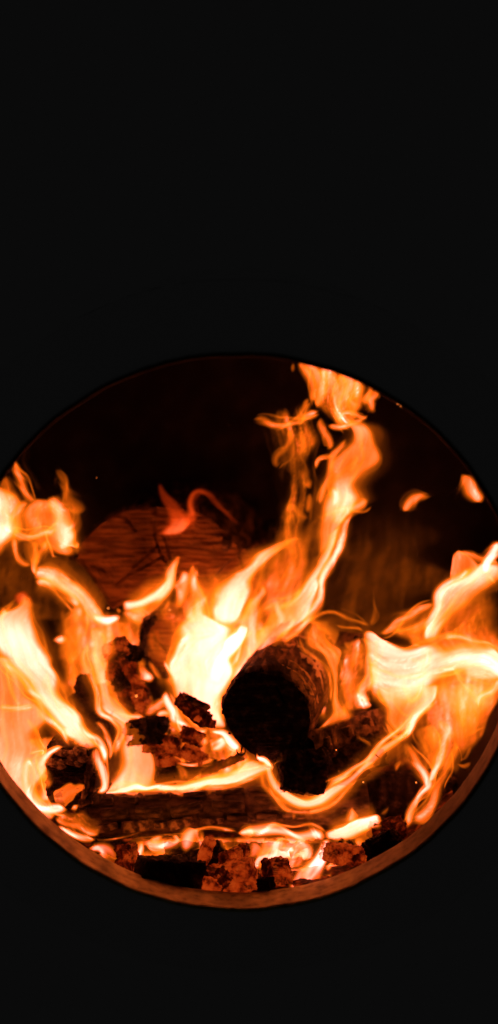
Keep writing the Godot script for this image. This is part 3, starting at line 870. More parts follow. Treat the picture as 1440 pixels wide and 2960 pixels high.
	tongue(t, T, -0.13, -0.12, [[124, 2270, 20, 0.5], [114, 2230, 26, 0.7], [116, 2204, 24, 0.85], [150, 2172, 18, 0.95], [190, 2164, 12, 0.8]])
	tongue(t, T, -0.13, -0.12, [[76, 2182, 14, 0.7], [104, 2180, 12, 0.7], [134, 2176, 10, 0.75], [110, 2158, 8, 0.6]])
	tongue(t, T, -0.12, -0.12, [[134, 2210, 30, 0.4], [130, 2250, 30, 0.45], [140, 2290, 26, 0.45]])
	sheet(t, F, -0.12, -0.12, [[150, 2372, 170, 2336, [0.72, 0.5, 0.4]], [180, 2396, 215, 2340, [0.76, 0.46, 0.42]], [220, 2414, 245, 2330, [0.8, 0.42, 0.34]], [258, 2424, 270, 2345, [0.74, 0.36, 0.22]], [292, 2422, 310, 2350, [0.4, 0.2, 0.1]]], {"sl": 10.0, "amp": 0.4, "no_veil": true})
	tongue(t, T, -0.115, -0.115, [[160, 2386, 12, 0.9], [200, 2406, 14, 0.98], [240, 2420, 14, 1.0], [284, 2420, 10, 0.7]])
	tongue(t, T, -0.12, -0.12, [[196, 2340, 10, 0.85], [215, 2330, 14, 1.0], [232, 2320, 8, 0.8]])
	sheet(t, F, -0.2, -0.19, [[70, 2130, 290, 2110, [0.6, 0.5, 0.5]], [66, 2190, 316, 2180, [0.7, 0.55, 0.6]], [70, 2260, 316, 2250, [0.72, 0.55, 0.66]], [110, 2330, 290, 2300, [0.75, 0.6, 0.6]]], {"amp": 0.2})
	tongue(t, T, -0.15, -0.15, [[276, 2150, 20, 0.6], [296, 2200, 26, 0.85], [304, 2250, 26, 0.9], [296, 2280, 20, 0.9], [274, 2292, 14, 0.95]])
	tongue(t, T, -0.15, -0.15, [[200, 2150, 30, 0.5], [236, 2136, 40, 0.55], [270, 2160, 30, 0.45]])

	# --- column in the middle left
	t = flame("flame", "tall soft column of flame rising left of the leaning ember", 340, 2200, -0.22)
	sheet(t, F, -0.25, -0.21, [[268, 1806, 320, 1800, [0.5, 0.55, 0.4]], [258, 1846, 340, 1846, [0.72, 0.6, 0.5]], [242, 1884, 350, 1890, [0.85, 0.6, 0.45]], [254, 1940, 318, 1936, [0.82, 0.62, 0.5]], [272, 1996, 338, 1984, [0.8, 0.7, 0.5]], [278, 2046, 364, 2036, [0.85, 0.72, 0.5]], [318, 2076, 404, 2076, [0.85, 0.75, 0.8]], [344, 2110, 412, 2102, [0.9, 0.75, 0.7]], [338, 2160, 432, 2156, [0.9, 0.74, 0.7]], [322, 2212, 450, 2210, [0.85, 0.75, 0.7]], [296, 2262, 474, 2262, [0.8, 0.8, 0.7]], [270, 2300, 480, 2294, [0.8, 0.8, 0.7]]], {"sl": 12.0, "sr": 14.0, "amp": 0.1})
	tongue(t, T, -0.21, -0.21, [[262, 1838, 16, 0.7], [246, 1880, 18, 0.8], [260, 1940, 16, 0.72], [280, 2000, 16, 0.7], [290, 2054, 18, 0.75], [330, 2080, 18, 0.85], [352, 2112, 20, 0.9], [348, 2160, 18, 0.85], [334, 2210, 16, 0.75]])
	tongue(t, T, -0.22, -0.21, [[312, 2046, 16, 0.6], [350, 2056, 16, 0.75], [390, 2074, 14, 0.85], [424, 2084, 10, 0.8]])
	tongue(t, T, -0.24, -0.24, [[284, 1814, 12, 0.55], [300, 1840, 14, 0.55], [308, 1870, 12, 0.4]])
	tongue(t, T, -0.24, -0.23, [[272, 1868, 14, 0.55], [288, 1910, 14, 0.58], [306, 1944, 12, 0.45]])
	sheet(t, F, -0.3, -0.29, [[310, 1790, 380, 1790, [0.45, 0.4, 0.3]], [320, 1840, 400, 1830, [0.42, 0.36, 0.28]], [360, 1890, 420, 1880, [0.4, 0.34, 0.28]], [400, 1930, 450, 1930, [0.4, 0.34, 0.2]]], {"amp": 0.3})
	tongue(t, T, -0.25, -0.25, [[408, 1900, 16, 0.4], [414, 1930, 24, 0.55], [428, 1962, 36, 0.95], [424, 1980, 24, 0.6]])
	tongue(t, T, -0.25, -0.25, [[432, 1900, 14, 0.4], [452, 1940, 16, 0.5], [472, 1972, 14, 0.4]])

	# --- under the big log
	t = flame("flame", "white wedge of flame licking the lower edge of the big split log", 440, 1740, -0.34)
	sheet(t, F, -0.35, -0.34, [[350, 1740, 352, 1778, [0.9, 0.8]], [392, 1730, 398, 1772, [1.05, 0.8]], [430, 1708, 436, 1764, [1.05, 0.8]], [466, 1682, 470, 1746, [0.95, 0.8]], [490, 1652, 496, 1716, [0.7, 0.7]], [504, 1626, 508, 1670, [0.5, 0.5]], [514, 1602, 516, 1622, [0.3, 0.3]]], {"sl": 10.0, "sr": 18.0})
	tongue(t, T, -0.33, -0.33, [[514, 1604, 6, 0.5], [506, 1640, 18, 0.75], [490, 1690, 26, 0.8], [460, 1730, 20, 0.7], [424, 1766, 14, 0.6], [400, 1800, 10, 0.5]], {"f0": 4.0})
	tongue(t, T, -0.34, -0.33, [[520, 1644, 16, 0.8], [528, 1672, 28, 0.9], [520, 1706, 30, 0.85], [508, 1740, 24, 0.65], [515, 1770, 14, 0.5]])
	tongue(t, T, -0.33, -0.33, [[485, 1720, 14, 0.5], [474, 1760, 18, 0.55], [460, 1800, 14, 0.4]])
	sheet(t, F, -0.35, -0.33, [[344, 1765, 440, 1740, [0.5, 0.45]], [350, 1800, 520, 1760, [0.6, 0.5]], [370, 1830, 520, 1800, [0.4, 0.42]], [420, 1870, 500, 1860, [0.35, 0.35]], [440, 1930, 500, 1920, [0.3, 0.3]]], {"amp": 0.3})

	t = flame("flame", "small red flame hanging before the sawn face of the big split log", 515, 1500, -0.35)
	sheet(t, F, -0.35, -0.35, [[460, 1390, 474, 1396, [0.2, 0.2, 0.16]], [466, 1440, 502, 1430, [0.34, 0.26, 0.26]], [474, 1490, 540, 1472, [0.48, 0.36, 0.44]], [466, 1520, 562, 1495, [0.62, 0.55, 0.7]], [446, 1544, 552, 1524, [0.7, 0.66, 0.75]], [480, 1552, 530, 1546, [0.6, 0.66, 0.6]]], {"mat": red, "sl": 16.0, "sr": 14.0, "f1": 10.0})
	tongue(t, T, -0.345, -0.345, [[520, 1540, 26, 0.66], [545, 1515, 28, 0.64], [558, 1484, 24, 0.58], [555, 1450, 22, 0.46], [574, 1424, 20, 0.36], [604, 1428, 20, 0.26], [634, 1456, 18, 0.2], [670, 1494, 12, 0.24], [700, 1530, 8, 0.16]], {"mat": red})

	# --- the white heart
	t = flame("flame", "blinding white flame in the middle behind the round log", 600, 1950, -0.27)
	sheet(t, F, -0.3, -0.26, [[552, 1720, 596, 1720, [0.2, 0.5, 0.4]], [538, 1764, 600, 1764, [0.5, 0.75, 0.8]], [512, 1800, 640, 1800, [0.7, 0.85, 1.0]], [488, 1836, 700, 1820, [0.75, 0.95, 1.1]], [474, 1876, 710, 1856, [0.85, 1.0, 1.2]], [470, 1916, 690, 1900, [0.95, 0.9, 1.2]], [484, 1960, 680, 1950, [0.9, 0.9, 1.1]], [500, 2010, 672, 2010, [0.75, 0.92, 1.0]], [520, 2070, 660, 2070, [0.6, 0.88, 0.9]], [550, 2110, 660, 2110, [0.5, 0.7, 0.8]]], {"sl": 16.0, "sr": 20.0, "amp": 0.1})
	sheet(t, F, -0.27, -0.27, [[690, 1792, 732, 1806, [0.9, 0.9]], [664, 1826, 722, 1836, [1.2, 1.0]], [630, 1856, 706, 1872, [1.3, 1.1]], [606, 1900, 690, 1916, [1.2, 1.1]], [590, 1940, 670, 1960, [1.1, 1.0]], [580, 1980, 650, 1990, [0.7, 0.7]]], {"sl": 24.0, "sr": 16.0, "amp": 0.06})
	tongue(t, T, -0.26, -0.26, [[488, 1960, 14, 0.8], [500, 1900, 20, 0.85], [520, 1860, 24, 0.9], [556, 1832, 24, 0.95], [600, 1824, 24, 1.0], [640, 1836, 24, 1.0]])
	tongue(t, T, -0.26, -0.25, [[476, 1900, 14, 0.8], [488, 1936, 16, 0.8], [512, 1970, 16, 0.85]])
	tongue(t, T, -0.25, -0.24, [[476, 1990, 18, 0.9], [490, 2040, 22, 1.05], [506, 2086, 24, 1.1], [532, 2108, 20, 1.1], [570, 2110, 16, 1.0], [600, 2090, 14, 0.6]])
	tongue(t, T, -0.25, -0.25, [[700, 1856, 12, 0.7], [714, 1876, 18, 0.72], [722, 1910, 18, 0.7], [712, 1946, 14, 0.7]])
	tongue(t, T, -0.25, -0.24, [[600, 2000, 30, 0.8], [618, 2040, 30, 0.8], [634, 2080, 24, 0.85], [644, 2104, 14, 0.8]])
	tongue(t, T, -0.24, -0.24, [[412, 2072, 18, 0.6], [446, 2042, 22, 0.72], [486, 2016, 16, 0.7]])
	tongue(t, T, -0.24, -0.24, [[446, 2076, 14, 0.9], [474, 2058, 16, 0.9], [500, 2048, 10, 0.7]])
	tongue(t, T, -0.27, -0.27, [[565, 1618, 8, 0.4], [570, 1660, 24, 0.75], [572, 1710, 36, 0.8], [564, 1764, 44, 0.8], [548, 1810, 40, 0.7]])

	t = flame("flame", "pale sheet of flame leaning right from the white heart to a red curled tip", 680, 1780, -0.29)
	sheet(t, F, -0.28, -0.31, [[560, 1850, 690, 1830, [0.7, 1.0, 0.9]], [588, 1800, 690, 1800, [0.72, 0.95, 0.95]], [588, 1750, 716, 1752, [0.6, 0.92, 0.9]], [590, 1700, 738, 1714, [0.45, 0.86, 0.8]], [640, 1662, 756, 1674, [0.45, 0.84, 0.8]], [706, 1632, 780, 1636, [0.6, 0.8, 0.7]], [728, 1598, 806, 1604, [0.6, 0.75, 0.6]], [776, 1574, 840, 1576, [0.45, 0.55, 0.45]], [846, 1554, 872, 1562, [0.3, 0.36, 0.3]], [880, 1556, 886, 1562, [0.1, 0.15, 0.1]]], {"sl": 34.0, "sr": 12.0, "amp": 0.12, "f0": 60.0})
	tongue(t, T, -0.28, -0.28, [[764, 1682, 20, 0.7], [756, 1708, 26, 0.74], [736, 1742, 26, 0.7], [716, 1780, 22, 0.65], [700, 1812, 16, 0.8]])

	# --- the tall leaning flame
	t = flame("flame", "tallest flame, leaning up right from the round log to the top of the mouth", 930, 1600, -0.3)
	sheet(t, F, -0.26, -0.3, [[700, 1960, 760, 1960, [0.7, 0.9, 0.9]], [690, 1910, 778, 1904, [0.7, 0.8, 0.95]], [716, 1866, 808, 1856, [0.62, 0.72, 0.95]], [740, 1810, 854, 1818, [0.55, 0.62, 0.9]], [756, 1766, 910, 1758, [0.6, 0.6, 0.9]], [836, 1732, 928, 1696, [0.66, 0.75, 0.9]], [872, 1680, 946, 1656, [0.5, 0.8, 0.92]], [900, 1634, 964, 1616, [0.4, 0.75, 0.95]], [926, 1590, 984, 1554, [0.4, 0.7, 0.95]], [930, 1560, 1000, 1500, [0.5, 0.7, 0.95]]], {"sl": 24.0, "sr": 10.0, "amp": 0.14, "f1": 14.0})
	tongue(t, T, -0.27, -0.3, [[770, 1920, 22, 0.85], [806, 1858, 20, 0.85], [852, 1816, 20, 0.8], [906, 1760, 22, 0.85], [930, 1690, 22, 0.9], [960, 1618, 22, 0.95], [982, 1550, 20, 0.95], [1004, 1496, 16, 0.9], [1040, 1466, 10, 0.7]])
	tongue(t, T, -0.27, -0.28, [[740, 1800, 14, 0.4], [770, 1756, 18, 0.55], [836, 1736, 16, 0.65], [874, 1690, 14, 0.6]])
	tongue(t, T, -0.28, -0.28, [[745, 1900, 14, 0.5], [760, 1850, 16, 0.55], [754, 1800, 14, 0.5]])
	tongue(t, T, -0.27, -0.27, [[812, 1850, 14, 0.7], [838, 1800, 16, 0.75], [850, 1772, 12, 0.6]])
	tongue(t, T, -0.27, -0.28, [[884, 1740, 8, 0.7], [892, 1712, 10, 0.8], [890, 1696, 8, 0.7]])
	sheet(t, F, -0.3, -0.31, [[915, 1630, 975, 1600, [0.3, 0.5, 0.7]], [892, 1572, 992, 1540, [0.56, 0.6, 0.8]], [894, 1530, 1004, 1500, [0.62, 0.58, 0.85]], [908, 1496, 1040, 1466, [0.66, 0.75, 0.9]], [914, 1440, 1068, 1440, [0.66, 0.85, 0.75]], [922, 1400, 1060, 1400, [0.7, 0.7, 0.62]], [938, 1356, 1100, 1362, [0.68, 0.5, 0.7]], [966, 1314, 1116, 1325, [0.66, 0.52, 0.72]], [1000, 1270, 1098, 1280, [0.6, 0.58, 0.68]], [1014, 1236, 1080, 1240, [0.6, 0.7, 0.66]], [980, 1206, 1070, 1204, [0.5, 0.68, 0.6]]], {"sl": 16.0, "sr": 16.0, "amp": 0.12, "f0": 34.0, "f1": 40.0})
	tongue(t, T, -0.29, -0.29, [[944, 1410, 24, 0.5], [962, 1428, 40, 0.85], [964, 1470, 34, 0.8], [962, 1504, 42, 0.9], [958, 1524, 22, 0.5]])
	tongue(t, T, -0.29, -0.29, [[998, 1410, 16, 0.5], [1006, 1440, 24, 0.75], [1014, 1466, 30, 0.8], [994, 1500, 26, 0.75]])
	tongue(t, T, -0.29, -0.29, [[930, 1500, 16, 0.5], [962, 1482, 18, 0.62], [1010, 1464, 22, 0.8], [1050, 1450, 20, 0.75], [1072, 1444, 8, 0.7]])
	tongue(t, T, -0.3, -0.3, [[932, 1470, 22, 0.55], [938, 1400, 22, 0.6], [962, 1330, 22, 0.6], [1010, 1262, 16, 0.5]])
	tongue(t, T, -0.3, -0.3, [[1020, 1300, 22, 0.4], [1010, 1360, 36, 0.35], [996, 1400, 30, 0.3]])

	t = flame("flame", "ragged crown of orange flame against the top right edge of the mouth", 980, 1150, -0.28)
	sheet(t, F, -0.28, -0.28, [[862, 990, 1080, 1060, [0.42, 0.5, 0.45]], [866, 1050, 1080, 1100, [0.45, 0.5, 0.46]], [880, 1110, 1060, 1140, [0.42, 0.48, 0.48]], [892, 1160, 1050, 1180, [0.36, 0.42, 0.5]], [930, 1206, 1056, 1206, [0.32, 0.5, 0.5]], [968, 1236, 1060, 1230, [0.3, 0.5, 0.45]]], {"sl": 14.0, "amp": 0.55, "no_veil": true})
	tongue(t, T, -0.27, -0.275, [[905, 1020, 36, 0.62], [912, 1070, 40, 0.66], [926, 1130, 36, 0.56], [912, 1186, 26, 0.6]])
	tongue(t, T, -0.27, -0.275, [[950, 1020, 40, 0.62], [952, 1080, 42, 0.66], [966, 1140, 40, 0.62], [984, 1206, 30, 0.6], [1020, 1250, 24, 0.6]])
	tongue(t, T, -0.272, -0.275, [[1000, 1050, 40, 0.64], [1010, 1110, 40, 0.66], [1000, 1170, 40, 0.64], [1030, 1230, 40, 0.62]])
	tongue(t, T, -0.265, -0.265, [[882, 1026, 24, 0.6], [890, 1070, 26, 0.6], [898, 1120, 22, 0.55], [892, 1170, 18, 0.5]])
	tongue(t, T, -0.265, -0.265, [[916, 1060, 18, 0.6], [919, 1074, 20, 0.72], [920, 1096, 18, 0.55]])
	tongue(t, T, -0.265, -0.265, [[944, 1056, 18, 0.6], [940, 1074, 22, 0.74], [942, 1110, 22, 0.55], [934, 1160, 18, 0.45]])
	tongue(t, T, -0.265, -0.265, [[985, 1070, 30, 0.66], [990, 1120, 34, 0.68], [984, 1170, 32, 0.66], [980, 1206, 24, 0.6]])
	tongue(t, T, -0.265, -0.265, [[1030, 1086, 26, 0.6], [1036, 1130, 30, 0.68], [1026, 1176, 28, 0.66], [1012, 1200, 20, 0.6]])
	tongue(t, T, -0.265, -0.265, [[1100, 1120, 20, 0.5], [1078, 1142, 26, 0.62], [1070, 1158, 26, 0.66], [1082, 1180, 24, 0.58], [1096, 1186, 12, 0.45]])
	tongue(t, T, -0.265, -0.265, [[1066, 1096, 16, 0.5], [1070, 1130, 20, 0.6], [1056, 1160, 22, 0.6], [1048, 1180, 18, 0.5]])
	tongue(t, T, -0.265, -0.265, [[1112, 1134, 10, 0.3], [1096, 1148, 10, 0.3], [1082, 1158, 8, 0.3]])
	tongue(t, T, -0.27, -0.27, [[972, 1226, 10, 0.8], [988, 1208, 12, 0.85], [1010, 1200, 12, 0.8], [1050, 1210, 14, 0.75], [1070, 1196, 8, 0.6]])
	tongue(t, T, -0.27, -0.27, [[940, 1234, 18, 0.6], [980, 1232, 18, 0.66], [1020, 1220, 14, 0.66], [1062, 1212, 10, 0.6]])
	tongue(t, T, -0.275, -0.275, [[850, 1038, 12, 0.34], [848, 1060, 14, 0.4], [851, 1086, 14, 0.38]])

	t = flame("flame", "thin orange arm of flame reaching left under the ragged crown with drooping strands", 830, 1235, -0.28)
	tongue(t, T, -0.27, -0.28, [[925, 1178, 12, 0.6], [906, 1192, 16, 0.85], [868, 1220, 18, 0.55], [832, 1230, 18, 0.58], [790, 1230, 22, 0.56], [752, 1216, 26, 0.48], [722, 1206, 16, 0.36]])
	tongue(t, T, -0.27, -0.27, [[890, 1140, 14, 0.4], [876, 1180, 16, 0.46], [850, 1208, 14, 0.46], [820, 1226, 12, 0.4]])
	tongue(t, T, -0.27, -0.27, [[896, 1150, 12, 0.5], [882, 1190, 14, 0.52], [862, 1220, 14, 0.5], [858, 1240, 12, 0.4]])
	tongue(t, T, -0.28, -0.28, [[836, 1230, 18, 0.45], [846, 1266, 20, 0.5], [834, 1300, 22, 0.46], [806, 1322, 22, 0.46], [798, 1344, 20, 0.42], [796, 1362, 16, 0.2]])
	tongue(t, T, -0.28, -0.28, [[862, 1228, 18, 0.42], [880, 1262, 20, 0.5], [876, 1296, 22, 0.5], [866, 1322, 14, 0.4], [872, 1346, 10, 0.3], [884, 1380, 16, 0.35], [893, 1400, 22, 0.55], [906, 1418, 18, 0.5]])
	tongue(t, T, -0.28, -0.28, [[922, 1200, 16, 0.55], [930, 1232, 20, 0.6], [946, 1266, 22, 0.58], [956, 1292, 20, 0.5], [940, 1306, 14, 0.4]])
	tongue(t, T, -0.27, -0.27, [[904, 1360, 8, 0.6], [914, 1344, 12, 0.74], [928, 1328, 12, 0.7], [954, 1318, 12, 0.6], [976, 1310, 10, 0.5]])
	tongue(t, T, -0.29, -0.29, [[872, 1340, 10, 0.2], [862, 1390, 14, 0.26], [846, 1440, 14, 0.3], [832, 1470, 22, 0.45], [836, 1494, 22, 0.4], [828, 1540, 20, 0.3], [826, 1580, 18, 0.2]])
	tongue(t, T, -0.29, -0.29, [[820, 1480, 20, 0.4], [842, 1468, 20, 0.46], [866, 1488, 20, 0.42], [900, 1500, 20, 0.4]])
	tongue(t, T, -0.29, -0.29, [[894, 1416, 16, 0.45], [892, 1450, 18, 0.45], [890, 1492, 14, 0.4]])
	sheet(t, F, -0.3, -0.3, [[740, 1180, 900, 1150, [0.05, 0.2, 0.3]], [750, 1240, 920, 1220, [0.2, 0.32, 0.3]], [770, 1310, 930, 1300, [0.22, 0.3, 0.3]], [790, 1390, 920, 1400, [0.16, 0.26, 0.34]], [790, 1470, 910, 1470, [0.2, 0.34, 0.4]], [800, 1550, 905, 1540, [0.2, 0.3, 0.36]]], {"amp": 0.6, "sl": 40.0, "sr": 30.0, "f0": 50.0, "f1": 50.0})
	sheet(t, F, -0.3, -0.3, [[780, 1480, 900, 1470, [0.1, 0.25, 0.3]], [770, 1540, 900, 1540, [0.2, 0.28, 0.3]], [800, 1600, 910, 1600, [0.25, 0.3, 0.3]], [760, 1660, 900, 1660, [0.28, 0.3, 0.26]], [760, 1720, 860, 1720, [0.3, 0.3, 0.26]]], {"amp": 0.5, "sl": 50.0, "sr": 50.0})
	sheet(t, F, -0.29, -0.29, [[800, 1300, 850, 1300, [0.1, 0.2]], [790, 1340, 870, 1330, [0.2, 0.2]], [800, 1370, 840, 1360, [0.14, 0.1]]], {"amp": 0.5})

	# --- over the birch log
	t = flame("flame", "orange veil of flame twisting between the round log and the birch log", 930, 1960, -0.2)
	sheet(t, F, -0.21, -0.18, [[880, 1786, 966, 1784, [0.47, 0.47, 0.35]], [866, 1826, 970, 1822, [0.55, 0.51, 0.47]], [880, 1862, 985, 1860, [0.57, 0.51, 0.47]], [918, 1890, 996, 1884, [0.60, 0.55, 0.55]], [944, 1926, 990, 1930, [0.61, 0.55, 0.47]], [954, 1980, 982, 1984, [0.61, 0.53, 0.45]], [950, 2034, 992, 2030, [0.59, 0.55, 0.45]], [926, 2086, 1030, 2056, [0.55, 0.59, 0.53]], [890, 2128, 1060, 2070, [0.40, 0.45, 0.41]]], {"sl": 10.0, "sr": 12.0, "amp": 0.2})
	tongue(t, T, -0.18, -0.18, [[868, 1826, 10, 0.45], [884, 1860, 12, 0.5], [920, 1890, 12, 0.55], [946, 1926, 12, 0.55], [956, 1980, 12, 0.55], [954, 2040, 10, 0.5]])
	tongue(t, T, -0.2, -0.21, [[870, 1834, 12, 0.4], [880, 1800, 14, 0.44], [920, 1780, 14, 0.45], [970, 1776, 12, 0.44], [1030, 1790, 12, 0.42], [1078, 1816, 12, 0.5]])
	tongue(t, T, -0.21, -0.21, [[960, 1812, 12, 0.4], [1010, 1822, 12, 0.42], [1060, 1828, 12, 0.5]])
	tongue(t, T, -0.21, -0.21, [[970, 1760, 8, 0.25], [1020, 1770, 8, 0.28], [1070, 1800, 10, 0.35]])
	tongue(t, T, -0.2, -0.2, [[990, 1846, 12, 0.42], [1010, 1870, 14, 0.46], [1020, 1884, 10, 0.4]])
	sheet(t, F, -0.27, -0.24, [[1000, 1850, 1060, 1830, [0.40, 0.55, 0.60]], [990, 1900, 1060, 1890, [0.45, 0.47, 0.60]], [980, 1960, 1058, 1950, [0.41, 0.51, 0.55]], [972, 2020, 1056, 2010, [0.35, 0.53, 0.55]], [980, 2070, 1076, 2050, [0.45, 0.53, 0.53]]], {"amp": 0.6, "sl": 14.0, "sr": 20.0})
	tongue(t, T, -0.19, -0.19, [[960, 2080, 20, 0.4], [1000, 2060, 22, 0.46], [1004, 2034, 18, 0.42], [988, 2020, 14, 0.36]])
	tongue(t, T, -0.24, -0.24, [[1084, 1688, 6, 0.15], [1083, 1740, 10, 0.3], [1080, 1790, 22, 0.42], [1074, 1820, 26, 0.45]])
	tongue(t, T, -0.16, -0.16, [[1020, 2120, 10, 0.25], [1040, 2140, 12, 0.3], [1070, 2160, 14, 0.34], [1086, 2150, 10, 0.25]], {"amp": 0.3})
	tongue(t, T, -0.16, -0.16, [[966, 2160, 8, 0.3], [968, 2140, 8, 0.36], [972, 2120, 6, 0.2]])

	# --- right
	t = flame("flame", "wide cream coloured flame filling the right side above the birch log", 1220, 2000, -0.2)
	sheet(t, F, -0.21, -0.21, [[1036, 1826, 1070, 2050, [0.5, 0.62, 0.5, 0.75, 0.5]], [1068, 1820, 1100, 2060, [0.9, 0.76, 0.82, 0.85, 0.6]], [1120, 1848, 1140, 2076, [0.92, 0.85, 0.84, 0.8, 0.55]], [1165, 1858, 1185, 2080, [0.92, 0.86, 0.88, 0.85, 0.62]], [1220, 1850, 1224, 2060, [0.98, 0.88, 0.92, 0.9, 0.7]], [1280, 1842, 1262, 2010, [0.98, 0.84, 0.84, 0.66, 0.6]], [1340, 1838, 1310, 1990, [0.98, 0.84, 0.9, 0.62, 0.5]], [1396, 1844, 1370, 1990, [0.98, 0.88, 0.92, 0.7, 0.55]], [1432, 1864, 1420, 1990, [0.95, 0.92, 1.0, 0.72, 0.6]], [1462, 1900, 1460, 1990, [0.8, 0.9, 0.9, 0.8, 0.6]]], {"sl": 16.0, "sr": 30.0, "amp": 0.16, "f0": 30.0})
	tongue(t, T, -0.2, -0.2, [[1044, 1834, 20, 0.7], [1060, 1870, 18, 0.5], [1054, 1910, 24, 0.6], [1062, 1960, 26, 0.75], [1052, 2006, 24, 0.85], [1072, 2036, 22, 0.8]])
	tongue(t, T, -0.2, -0.2, [[1080, 1840, 26, 0.6], [1082, 1890, 24, 0.7], [1078, 1940, 22, 0.7], [1086, 1990, 20, 0.6]])
	tongue(t, T, -0.2, -0.19, [[1064, 1940, 12, 0.55], [1130, 1950, 14, 0.66], [1200, 1954, 18, 0.75], [1270, 1940, 18, 0.82], [1340, 1918, 18, 0.88], [1400, 1914, 22, 0.95], [1450, 1926, 26, 1.0]])
	tongue(t, T, -0.2, -0.2, [[1170, 1898, 12, 0.55], [1220, 1908, 14, 0.72], [1270, 1896, 12, 0.66]])
	tongue(t, T, -0.19, -0.18, [[1306, 1924, 16, 0.72], [1350, 1984, 18, 0.72], [1388, 2026, 18, 0.78], [1386, 2052, 14, 0.7]])
	tongue(t, T, -0.19, -0.18, [[1444, 1950, 22, 0.8], [1424, 1990, 20, 0.84], [1396, 2022, 18, 0.84], [1384, 2056, 14, 0.7]])
	tongue(t, T, -0.2, -0.19, [[1158, 1946, 16, 0.6], [1170, 1996, 18, 0.7], [1190, 2026, 20, 0.8], [1210, 2016, 18, 0.8], [1222, 1980, 18, 0.8], [1230, 1920, 20, 0.82], [1236, 1850, 20, 0.82]])
	tongue(t, T, -0.2, -0.19, [[1258, 2016, 20, 0.6], [1230, 2052, 22, 0.75], [1204, 2088, 24, 0.92], [1184, 2120, 24, 0.92], [1154, 2140, 18, 0.72], [1124, 2116, 16, 0.6], [1104, 2076, 14, 0.55]])
	sheet(t, F, -0.2, -0.19, [[1076, 1980, 1280, 1970, [0.7, 0.75, 0.7]], [1094, 2030, 1262, 2010, [0.78, 0.66, 0.85]], [1106, 2080, 1206, 2084, [0.72, 0.52, 0.9]], [1126, 2116, 1188, 2120, [0.62, 0.62, 0.85]], [1150, 2138, 1166, 2138, [0.5, 0.5, 0.5]]], {"sl": 14.0, "sr": 8.0, "amp": 0.1})
	sheet(t, F, -0.22, -0.2, [[1256, 1970, 1450, 1960, [0.62, 0.5, 0.52]], [1270, 2020, 1430, 2020, [0.6, 0.48, 0.4]], [1290, 2070, 1420, 2060, [0.58, 0.42, 0.28]], [1308, 2120, 1400, 2110, [0.42, 0.3, 0.22]], [1316, 2160, 1390, 2150, [0.25, 0.25, 0.2]]], {"amp": 0.25, "sr": 20.0})

	t = flame("flame", "bright bent flame at the right edge rising from the cream coloured one", 1320, 1720, -0.24)
	sheet(t, F, -0.24, -0.25, [[1222, 1860, 1290, 1850, [0.9, 0.7, 0.45]], [1226, 1826, 1296, 1812, [0.95, 0.8, 0.5]], [1250, 1784, 1330, 1780, [0.9, 0.6, 0.42]], [1262, 1740, 1386, 1752, [0.9, 0.6, 0.4]], [1270, 1706, 1440, 1712, [0.9, 0.7, 0.55]], [1300, 1676, 1470, 1690, [0.95, 0.8, 0.66]], [1350, 1640, 1480, 1660, [0.9, 0.85, 0.75]], [1380, 1618, 1480, 1624, [0.75, 0.9, 0.8]]], {"sl": 10.0, "amp": 0.12})
	sheet(t, F, -0.25, -0.25, [[1296, 1710, 1370, 1690, [0.5, 0.5, 0.6]], [1294, 1645, 1396, 1652, [0.66, 0.5, 0.66]], [1300, 1602, 1386, 1626, [0.7, 0.58, 0.66]], [1320, 1584, 1350, 1602, [0.66, 0.6, 0.6]]], {"sl": 9.0, "sr": 12.0, "f1": 8.0, "no_veil": true})
	tongue(t, T, -0.23, -0.24, [[1232, 1846, 24, 0.85], [1240, 1806, 26, 0.85], [1262, 1764, 26, 0.9], [1268, 1718, 26, 0.9], [1298, 1682, 24, 0.9], [1340, 1654, 20, 0.85], [1366, 1628, 18, 0.7]])
	tongue(t, T, -0.23, -0.23, [[1450, 1560, 20, 0.9], [1424, 1592, 28, 1.0], [1410, 1624, 26, 1.1], [1406, 1648, 24, 1.05], [1386, 1664, 22, 0.9]])
	tongue(t, T, -0.23, -0.23, [[1408, 1646, 16, 0.9], [1424, 1674, 16, 0.9], [1440, 1690, 14, 0.8]])
	tongue(t, T, -0.23, -0.23, [[1316, 1598, 12, 0.6], [1348, 1604, 14, 0.66], [1384, 1620, 14, 0.7], [1450, 1632, 16, 0.75]])
	tongue(t, T, -0.24, -0.23, [[1262, 1744, 18, 0.6], [1206, 1762, 20, 0.72], [1162, 1788, 24, 0.74], [1124, 1810, 20, 0.68], [1086, 1824, 12, 0.5]])
	sheet(t, F, -0.25, -0.24, [[1110, 1830, 1140, 1836, [0.3, 0.4]], [1150, 1800, 1190, 1845, [0.4, 0.45]], [1200, 1780, 1220, 1840, [0.5, 0.5]], [1240, 1760, 1250, 1830, [0.5, 0.5]]], {"amp": 0.5})
	tongue(t, T, -0.235, -0.235, [[1150, 1836, 12, 0.6], [1158, 1822, 20, 0.85], [1162, 1808, 10, 0.6]])
	tongue(t, T, -0.235, -0.235, [[1176, 1864, 20, 0.6], [1200, 1846, 26, 0.66], [1228, 1840, 20, 0.6]])
	sheet(t, F, -0.26, -0.26, [[1280, 1840, 1440, 1700, [0.4, 0.42, 0.3]], [1290, 1850, 1450, 1760, [0.35, 0.3, 0.2]], [1300, 1856, 1450, 1820, [0.3, 0.25, 0.2]]], {"amp": 0.6})

	t = flame("flame", "small curled wisp of flame floating alone right of the tallest flame", 1205, 1445, -0.26)
	tongue(t, T, -0.26, -0.26, [[1166, 1482, 12, 0.7], [1178, 1462, 24, 0.85], [1200, 1442, 24, 0.78], [1228, 1432, 18, 0.62], [1262, 1426, 10, 0.45]], {"f0": 10.0, "f1": 40.0})
	t = flame("flame", "short flame touching the upper right edge of the mouth by itself", 1362, 1410, -0.2)
